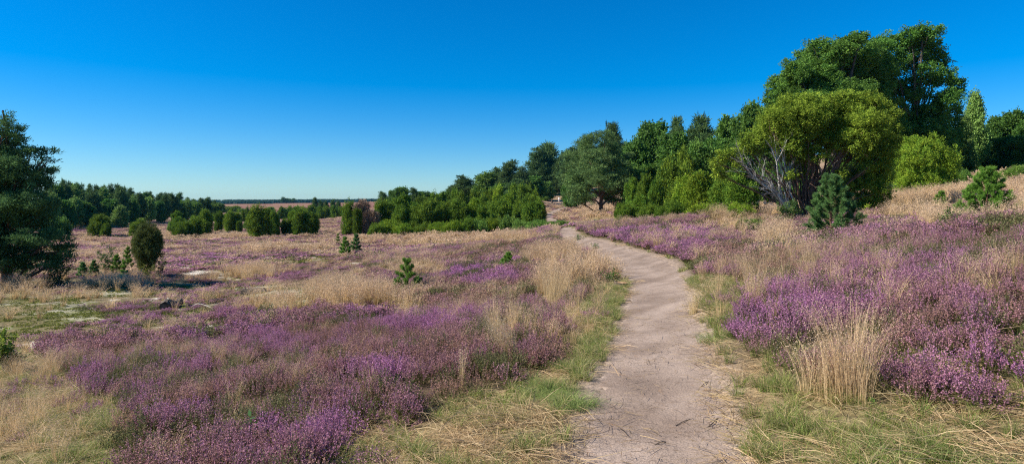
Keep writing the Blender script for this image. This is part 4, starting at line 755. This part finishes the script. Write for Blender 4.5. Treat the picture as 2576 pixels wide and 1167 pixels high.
def heather(seed, n, R, h, q, fl):
    """q: leaf quads a stem, fl: (flower quads a stem, size)"""
    rg = np.random.default_rng(seed); VV = []; CC = []; KK = []
    a = rg.random(n) * 6.283; r = R * np.sqrt(rg.random(n)); B = np.stack([np.cos(a) * r * .55, np.sin(a) * r * .55, np.zeros(n)], -1)
    T = np.stack([np.cos(a) * r * 1.15, np.sin(a) * r * 1.15, h * (1 - .45 * (r / R) ** 2) * rg.uniform(.75, 1.15, n)], -1) + rg.normal(size=(n, 3)) * [R * .12, R * .12, 0]; D = nrm(T - B)
    s = nrm(np.cross(D, rg.normal(size=(n, 3)))); w = fl[1] * .22
    VV.append(np.stack([B - s * w, B + s * w, T + s * w * .4, T - s * w * .4], 1)); CC.append(np.broadcast_to([.10, .065, .04], (n, 3))); KK.append(np.zeros(n))
    for j in range(q):
        t = rg.uniform(.15, .7, n)[:, None]; p = B + (T - B) * t; g = rg.random(n)[:, None]
        VV.append(leaves(p, D * .8 + rg.normal(size=(n, 3)) * .7, fl[1] * 2.6, fl[1] * .9, rg)); CC.append((np.array([.055, .065, .018]) * (1 - g) + np.array([.14, .155, .035]) * g)); KK.append(np.zeros(n))
    for j in range(fl[0]):
        t = (.58 + .44 * (j + rg.random(n)) / fl[0])[:, None]; p = B + (T - B) * t + rg.normal(size=(n, 3)) * fl[1] * .55
        VV.append(leaves(p, D * .9 + rg.normal(size=(n, 3)) * .7, fl[1] * 1.7, fl[1] * 1.1, rg)); CC.append(np.ones((n, 3)) * rg.uniform(.6, 1.35, (n, 1)) * [1, 1, 1]); KK.append(np.ones(n))
    return np.concatenate(VV), np.concatenate(CC), np.concatenate(KK)
def straw(seed, n, L, w, R, c=((.30,.20,.10), (.60,.46,.28)), up=.10):
    rg = np.random.default_rng(seed); p = np.stack([rg.normal(size=n) * R, rg.normal(size=n) * R, rg.uniform(.0, .05, n)], -1); a = rg.normal() + rg.normal(size=n) * 1.0
    d = np.stack([np.cos(a), np.sin(a), rg.normal(size=n) * up], -1); l = L * rg.uniform(.4, 1.3, n)[:, None]; s = nrm(np.cross(d, rg.normal(size=(n, 3)))) * w / 2
    m = p + nrm(d) * l * .5 + np.array([0, 0, 1]) * l * .05; e = p + nrm(d) * l + rg.normal(size=(n, 3)) * l * .05; V = np.concatenate([np.stack([p - s, p + s, m + s, m - s], 1), np.stack([m - s, m + s, e + s * .4, e - s * .4], 1)])
    k = rg.random(n)[:, None]; C = np.array(c[0]) * (1 - k) + np.array(c[1]) * k; return V, np.concatenate([C, C])
def proto(name, V, C, K=None, mat=None):
    o = bpy.data.objects.new(name, qmesh(name, V, C, mat or M_PLANT, np.ones(len(V)) if K is None else K)); return o
GB = [(1.3, 7, 1.0, 0), (7, 14, 1.0, 0), (14, 26, 1.35, 1), (26, 48, 2.0, 1), (48, 90, 3.0, 2), (90, 190, 4.6, 2)]
PR = {}
PR['heather'] = [[heather(s, 46, .17, .29, 9, (16, .0078)) for s in (1, 2, 3, 4)], [heather(s, 34, .17, .28, 5, (8, .0145)) for s in (5, 6, 7)], [heather(s, 20, .19, .26, 3, (5, .033)) for s in (8, 9)]]
PR['dry_grass'] = [[dry_tuft(s, 46, .55, .0034, 7, .0065, lean=l) + (None,) for s, l in ((11,.3),(12,.5),(13,.25),(14,.6))], [dry_tuft(s, 26, .52, .008, 6, .013, segs=2) + (None,) for s in (15, 16, 17)], [dry_tuft(s, 13, .46, .022, 4, .032, segs=2, base=.12) + (None,) for s in (18, 19)]]
GRC = ((.095,.155,.03), (.28,.33,.09))
def gt(seed, n, h, w, segs, b): rg = np.random.default_rng(seed); V, C, _, _ = blades(n, h, .1, .9, w, rg, segs, GRC, b, .5); V2, C2, _, _ = blades(n // 3, h * 1.2, .1, .9, w, rg, segs, ((.38,.30,.14), (.58,.48,.28)), b, .5); return np.concatenate([V, V2]), np.concatenate([C, C2]), None
PR['green_grass'] = [[gt(s, 60, .20, .0036, 3, .05) for s in (21, 22, 23)], [gt(s, 36, .17, .008, 2, .07) for s in (24, 25)], [gt(s, 16, .16, .025, 1, .1) for s in (26,)]]
PR['straw_litter'] = [[straw(s, 42, .26, .0035, .13) + (None,) for s in (31, 32, 33, 34)], [straw(s, 24, .28, .009, .14) + (None,) for s in (35, 36)], [straw(s, 10, .3, .03, .15) + (None,) for s in (37,)]]
def moss(seed, n, R, L):
    rg = np.random.default_rng(seed); a = rg.random(n) * 6.28; r = R * np.sqrt(rg.random(n)); p = np.stack([np.cos(a) * r, np.sin(a) * r, .03 * (1 - (r / R) ** 2) + .004], -1); k = rg.random(n)[:, None]
    return leaves(p, rg.normal(size=(n, 3)) * .7 + [0, 0, .8], L, L * .6, rg), np.array([.09, .12, .025]) * (1 - k) + np.array([.24, .24, .06]) * k, None
PR['moss'] = [[moss(s, 110, .13, .022) for s in (41, 42)], [moss(s, 60, .14, .04) for s in (43, 44)], [moss(s, 20, .15, .1) for s in (45,)]]
DENS = {'heather': 27, 'dry_grass': 17, 'green_grass': 52, 'straw_litter': 32, 'moss': 14}
LAB = {'heather': ('flowering purple and dusky brown heather covering the ground', 'heather'), 'dry_grass': ('tan wispy dry grass standing in tufts all over the heath', 'dry grass'),
       'green_grass': ('short green grass along the path and in the lower corners', 'grass'), 'straw_litter': ('flattened straw lying over the ground beside the path', 'straw'), 'moss': ('low yellow-green moss on the open sandy ground', 'moss')}
def gn_scatter(name, pts, rot, scl, pid, tint, protos):
    me = bpy.data.meshes.new(name); me.vertices.add(len(pts)); me.vertices.foreach_set('co', pts.astype(np.float32).ravel())
    for nm, ty, key, v in (('rot', 'FLOAT_VECTOR', 'vector', rot), ('scl', 'FLOAT_VECTOR', 'vector', scl), ('pid', 'INT', 'value', pid), ('tint', 'FLOAT_COLOR', 'color', np.concatenate([tint, np.ones((len(tint), 1))], 1))):
        a = me.attributes.new(nm, ty, 'POINT'); a.data.foreach_set(key, np.ascontiguousarray(v, np.int32 if ty == 'INT' else np.float32).ravel())
    o = link(name, me); ng = bpy.data.node_groups.new(name, 'GeometryNodeTree'); ng.interface.new_socket('Geometry', in_out='INPUT', socket_type='NodeSocketGeometry'); ng.interface.new_socket('Geometry', in_out='OUTPUT', socket_type='NodeSocketGeometry')
    N = ng.nodes; gi = N.new('NodeGroupInput'); go = N.new('NodeGroupOutput'); jn = N.new('GeometryNodeJoinGeometry')
    def na(n, t): x = N.new('GeometryNodeInputNamedAttribute'); x.data_type = t; x.inputs['Name'].default_value = n; return x.outputs['Attribute']
    er = N.new('FunctionNodeEulerToRotation'); ng.links.new(na('rot', 'FLOAT_VECTOR'), er.inputs[0]); sc = na('scl', 'FLOAT_VECTOR'); pi = na('pid', 'INT')
    for k, pr in enumerate(protos):
        cp = N.new('FunctionNodeCompare'); cp.data_type = 'INT'; cp.operation = 'EQUAL'; ci_ = [s for s in cp.inputs if s.type == 'INT']; ng.links.new(pi, ci_[0]); ci_[1].default_value = k
        oi = N.new('GeometryNodeObjectInfo'); oi.inputs['Object'].default_value = pr; oi.inputs['As Instance'].default_value = True
        ip = N.new('GeometryNodeInstanceOnPoints'); ng.links.new(gi.outputs[0], ip.inputs['Points']); ng.links.new(cp.outputs[0], ip.inputs['Selection']); ng.links.new(oi.outputs['Geometry'], ip.inputs['Instance'])
        ng.links.new(er.outputs[0], ip.inputs['Rotation']); ng.links.new(sc, ip.inputs['Scale']); ng.links.new(ip.outputs[0], jn.inputs[0])
    ng.links.new(jn.outputs[0], go.inputs[0]); md = o.modifiers.new('scatter', 'NODES'); md.node_group = ng; return o
for kind in ('heather', 'dry_grass', 'green_grass', 'straw_litter', 'moss'):
    rg = np.random.default_rng({'heather': 1, 'dry_grass': 2, 'green_grass': 3, 'straw_litter': 4, 'moss': 5}[kind]); protos = []; first = []
    for lod, ps in enumerate(PR[kind]):
        first.append(len(protos)); protos += [proto(kind + '_plant', *pp) for pp in ps]
    A = {k: [] for k in ('p', 's', 'i', 't', 'r')}
    for r0, r1, s, lod in GB:
        if kind in ('straw_litter', 'moss', 'green_grass') and r0 > 80: continue
        ang = 1.12; area = ang * (r1 ** 2 - r0 ** 2); n = int(area * DENS[kind] * (1.7 if kind in ('green_grass', 'straw_litter') and r0 < 14 else 1) / s ** (1.75 if kind != 'heather' else 1.7)); t = rg.uniform(-ang, ang, n); r = np.sqrt(rg.uniform(r0 ** 2, r1 ** 2, n)); x = np.sin(t) * r; y = np.cos(t) * r
        cv = cover(x, y); ch = {'heather': 'H', 'dry_grass': 'D', 'green_grass': 'G', 'straw_litter': 'S', 'moss': 'M'}[kind]; w = cv[ch]
        cl = fbm(x / .9, y / .9, 80 + len(kind), 3); c2 = fbm(x / 4, y / 4, 90 + len(kind), 3)
        if kind == 'heather': pr = w * (.35 + .75 * smooth(.30, .5, cl)) * np.where(w < .7, smooth(.35, .6, c2) * 1.3, 1) * (1 - .95 * cv['W'] * (cv['W'] > .5))
        elif kind == 'dry_grass': pr = w * np.where(w < .5, smooth(.42, .62, cl * .5 + c2 * .5) * 1.2, .12 + .9 * smooth(.38, .6, cl * .6 + c2 * .4)) * .85
        else: pr = w * (.25 + .8 * smooth(.35, .55, cl))
        pr = pr * (1 - .92 * cv['W'] * (cv['W'] > .9))
        k = rg.random(n) < pr; x, y, w, c2, cl = x[k], y[k], w[k], c2[k], cl[k]; P_ = cv['P'][k]
        pdd = path_d(x, y); mg = {'heather': .16, 'dry_grass': .10, 'green_grass': -.04, 'straw_litter': -.12, 'moss': .05}[kind] * min(s, 1.6)
        k = pdd > mg + rg.random(len(x)) * .12; x, y, w, c2, cl, P_, pdd = x[k], y[k], w[k], c2[k], cl[k], P_[k], pdd[k]; n = len(x)
        z = terr(x, y) - (.012 if lod < 2 else .04); hz = {'heather': np.where(w > .8, 1.0, .5), 'dry_grass': np.where(w > .8, 1.12, np.where(w > .3, .72, .85))}.get(kind, np.ones(n)); hz = hz * (1 if kind != 'heather' else smooth(-.1, .6, pdd) * .45 + .6)
        sz = s * rg.uniform(.75, 1.25, n); zz = s ** .2 * rg.uniform(.8, 1.2, n) * hz * ((.8 + .4 * c2) if kind != 'dry_grass' else np.clip(.25 + 1.5 * (c2 * .6 + cl * .4), .4, 1.3))
        A['p'].append(np.stack([x, y, z], -1)); A['s'].append(np.stack([sz, sz, zz], -1)); A['i'].append(first[lod] + rg.integers(0, len(PR[kind][lod]), n)); A['r'].append(np.stack([rg.normal(size=n) * .1, rg.normal(size=n) * .1, rg.random(n) * 6.28], -1))
        if kind == 'heather':
            v = np.clip(P_ - .08 + (c2 - .5) * .9 + (cl - .5) * .6 + rg.normal(size=n) * .16, 0, 1)[:, None]; col = np.array([.35, .20, .145]) * (1 - v) + np.array([.49, .205, .395]) * v; gr = (rg.random(n) < .10 + .5 * smooth(.55, .7, fbm(x / 1.1, y / 1.1, 131, 2)))[:, None]; col = np.where(gr, np.array([.17, .17, .07]), col)
        elif kind == 'dry_grass':
            v = np.clip(fbm(x / 3, y / 3, 99, 2)[:, None] * 1.6 - .3 + rg.normal(size=(n, 1)) * .2, 0, 1); col = np.array([1.03, .98, .90]) * (1 - v) + np.array([1.36, 1.34, 1.22]) * v
        else: v = rg.random((n, 1)); col = np.array([.85, .9, .8]) * (1 - v) + np.array([1.2, 1.12, 1.1]) * v
        A['t'].append(col * rg.uniform(.85, 1.15, (n, 1)))
    o = gn_scatter(kind, *[np.concatenate(A[k]) for k in ('p', 'r', 's', 'i', 't')], protos); tag(o, LAB[kind][0], LAB[kind][1], kind='stuff'); print(kind, sum(len(a) for a in A['p']))
# needles, straws and twigs strewn over the path
rg = np.random.default_rng(66); protos = [proto('twig_litter_piece', *straw(s, 5, .11, .004, .10, ((.07,.045,.03), (.50,.36,.20)), .03)) for s in (61, 62, 63, 64)] + [proto('twig_litter_piece', *straw(s, 9, .07, .003, .08, ((.12,.07,.04), (.34,.21,.12)), .03)) for s in (65, 66)]
n = 5200; t = rg.uniform(-.9, .9, n); r = np.sqrt(rg.uniform(2, 24 ** 2, n)); x = np.sin(t) * r; y = np.cos(t) * r; pdd = path_d(x, y)
x = []; y = []
for k in range(1700):
    i = rg.integers(0, len(PC) - 1); 
    if PC[i, 1] > 26: continue
    f = rg.choice([-1, 1]) * rg.random() ** .45 if rg.random() < .6 else rg.uniform(-1, 1); tt = nrm(PC[i+1, :2] - PC[i, :2]); j = rg.random(); q = PC[i, :2] + (PC[i+1, :2] - PC[i, :2]) * j + np.array([tt[1], -tt[0]]) * f * (PC[i, 2] + .22); x.append(q[0]); y.append(q[1])
x = np.array(x); y = np.array(y); n = len(x); z = base_h(x, y) - .012; s = rg.uniform(.6, 1.5, n)
o = gn_scatter('twig_litter', np.stack([x, y, z], -1), np.stack([np.zeros(n), np.zeros(n), rg.random(n) * 6.28], -1), np.stack([s, s, s * .5], -1), rg.integers(0, 6, n), np.ones((n, 3)) * rg.uniform(.7, 1.3, (n, 1)), protos)
tag(o, 'small twigs, needles and straws strewn over the sandy path', 'twig litter', kind='stuff')
# tufts that stand out by themselves
def tuft(px, py, h, n, label, seed, name='grass_tuft', green=False, lean=.3, base=.1, dirn=0, w=.0036, pan=6, wid=1.0):
    X, Y, Z = ray_hit(px, py); rg = np.random.default_rng(seed)
    if green: V, C, _, _ = blades(n, h, .1, 1.1, w, rg, 4, ((.09,.16,.03), (.40,.46,.16)), base, .6)
    else:
        V, C = dry_tuft(seed, n, h, w, pan, .0065, lean, 4, base); V = V.copy(); C = C * [1.3, 1.34, 1.26]
    t = np.clip(V[..., 2] / h, 0, 1.2); V = V * [wid, wid, 1]; V[..., 0] += dirn * h * t ** 1.7
    o = link(name, qmesh(name, V, C, M_PLANT1)); o.location = (X, Y, Z - .02); tag(o, label, 'grass tuft')
tuft(2140, 1010, .82, 400, 'tall straw-coloured grass tuft rising before the purple heather at lower right', 201, base=.2, lean=.36, wid=.95)
tuft(2050, 1000, .6, 170, 'thinner straw tuft leaning on the left side of the tall lower right tuft', 209, base=.12, lean=.5)
tuft(1292, 920, .62, 260, 'bright straw tuft combed sideways at the edge of the heather left of the path', 202, base=.08, lean=.28, dirn=-.45)
tuft(1162, 985, .50, 40, 'thin sheaf of pale stalks standing alone in the front heather', 203, base=.02, lean=.12)
tuft(1395, 770, .95, 320, 'tall brown grass tuft with hanging heads, left of the path', 204, base=.22, lean=.3)
tuft(1895, 790, .62, 220, 'rusty upright grass tuft at the left rim of the right heather', 205, base=.12, lean=.2)
tuft(1512, 700, .75, 240, 'feathery tan tuft by the stump where the path bends', 206, base=.2, lean=.4)
tuft(1420, 640, .9, 260, 'large rounded tan tuft at the far bend of the path', 207, base=.35, lean=.3, w=.006)
tuft(1745, 790, .42, 110, 'small pale tuft on the right path edge', 208, base=.06, lean=.35)
tuft(2490, 700, .45, 120, 'flattened straw tuft lying on the heather at the right', 210, base=.06, lean=1.0)
tuft(1382, 992, .22, 900, 'big green tussock at the left path edge, the left half of a pair', 211, 'grass_tussock', True, base=.26)
tuft(1444, 1022, .22, 800, 'big green tussock touching the path, the right half of a pair', 212, 'grass_tussock', True, base=.20)
tuft(1440, 930, .17, 350, 'smaller green tussock just behind the pair at the left path edge', 213, 'grass_tussock', True, base=.14)
tuft(2410, 1150, .2, 420, 'yellowish tussock at the lower right corner', 214, 'grass_tussock', True, base=.14)
tuft(2250, 1140, .2, 420, 'green tussock at the bottom edge, right of the oak seedling', 215, 'grass_tussock', True, base=.16)
tuft(1800, 860, .2, 420, 'green tussock on the right path edge under the heather', 216, 'grass_tussock', True, base=.2)
# far woodland on the horizon ---------------------------------------------------
rg = np.random.default_rng(77); P = []; D = []; S = []
for n, r, a0, a1 in ((1500, 1500, -.62, -.16), (900, 1250, -.47, -.38), (700, 1400, -.42, -.22)):
    t = rg.uniform(a0, a1, n); x = np.sin(t) * r * rg.uniform(.97, 1.05, n); y = np.cos(t) * r; z = terr(x, y, np.full(n, 99.)); h = .7 * (8.5 + 4 * fbm(t * 60, t * 0, 5, 3) + 3 * rg.random(n)) * (.6 if r < 1300 else 1)
    for j in range(14): f = rg.random(n); P.append(np.stack([x + rg.normal(size=n) * 3 * (1.2 - f), y + rg.normal(size=n) * 3, z + h * f], -1)); S.append(4.2 * (1.25 - f))
P = np.concatenate(P); S = np.concatenate(S); V = leaves(P - [0, 0, 1], rg.normal(size=P.shape) * .5 + [0, 0, .8], S, S * .7, rg)
o = link('distant_woodland', qmesh('distant_woodland', V, np.array([.035, .065, .04]) * rg.uniform(.7, 1.4, (len(V), 1)), M_LEAF)); tag(o, 'thin bluish line of far woodland along the horizon', 'woodland', kind='stuff')

# ------------------------------------------------------------------ haze
if HAZE:
    me = bpy.data.meshes.new('haze'); x0, x1, y0, y1, z0, z1 = -3300, 3300, -3300, 3300, -9, 34
    me.from_pydata([(x, y, z) for x in (x0, x1) for y in (y0, y1) for z in (z0, z1)], [], [(0, 1, 3, 2), (4, 6, 7, 5), (0, 4, 5, 1), (2, 3, 7, 6), (0, 2, 6, 4), (1, 5, 7, 3)])
    m = bpy.data.materials.new('haze_air'); nt, N, L = nodes(m); out = N.new('ShaderNodeOutputMaterial'); v = N.new('ShaderNodeVolumePrincipled'); v.inputs['Color'].default_value = (.10, .6, 1, 1); v.inputs['Density'].default_value = HAZE; v.inputs['Anisotropy'].default_value = .2
    ln(nt, v.outputs[0], out.inputs['Volume']); me.materials.append(m); o = link('haze', me); tag(o, 'faint blue haze over the far heath', 'haze', kind='stuff')
# ------------------------------------------------------------------ light, sky, camera
AZ, EL = R(-98), R(39)
w = bpy.data.worlds.new('World'); scene.world = w; w.use_nodes = True; nt = w.node_tree; N = nt.nodes; N.clear()
out = N.new('ShaderNodeOutputWorld'); bg = N.new('ShaderNodeBackground'); sky = N.new('ShaderNodeTexSky'); sky.sky_type = 'NISHITA'; sky.sun_disc = False
sky.sun_elevation = EL; sky.sun_rotation = AZ; sky.altitude = 0; sky.air_density = 1.0; sky.dust_density = SKYDUST; sky.ozone_density = 6.0
hs = N.new('ShaderNodeHueSaturation'); hs.inputs['Saturation'].default_value = SKYSAT; gm = N.new('ShaderNodeMix'); gm.data_type = 'RGBA'; gm.blend_type = 'MULTIPLY'; gm.inputs['Factor'].default_value = 1; gm.inputs['B'].default_value = (.86, 1.07, 1.26, 1)
bg.inputs['Strength'].default_value = SKYSTR; nt.links.new(sky.outputs[0], gm.inputs['A']); nt.links.new(gm.outputs['Result'], hs.inputs['Color']); nt.links.new(hs.outputs[0], bg.inputs[0]); nt.links.new(bg.outputs[0], out.inputs[0])
from mathutils import Vector
sv = Vector((math.sin(AZ) * math.cos(EL), math.cos(AZ) * math.cos(EL), math.sin(EL)))
ld = bpy.data.lights.new('sun', 'SUN'); ld.energy = SUN; ld.angle = R(.53); ld.color = (1, .94, .82); lo = bpy.data.objects.new('sun', ld); COL.objects.link(lo); lo.rotation_euler = sv.to_track_quat('Z', 'Y').to_euler()
cd = bpy.data.cameras.new('camera'); cd.lens = 21.6; cd.sensor_width = 36; cd.shift_y = -78.5 / 2576; cd.clip_start = .05; cd.clip_end = 9000
co = bpy.data.objects.new('camera', cd); COL.objects.link(co); co.location = (0, 0, EYE); co.rotation_euler = (R(90), 0, 0); scene.camera = co
scene.view_settings.view_transform = 'Standard'; scene.view_settings.look = 'None'; scene.view_settings.exposure = EXPO; scene.view_settings.gamma = 1
scene.cycles.use_denoising = False; scene.cycles.filter_width = 1.2; scene.cycles.max_bounces = 6; scene.cycles.diffuse_bounces = 3; scene.cycles.transmission_bounces = 3; scene.cycles.glossy_bounces = 2; scene.cycles.transparent_max_bounces = 8; scene.cycles.volume_bounces = 0
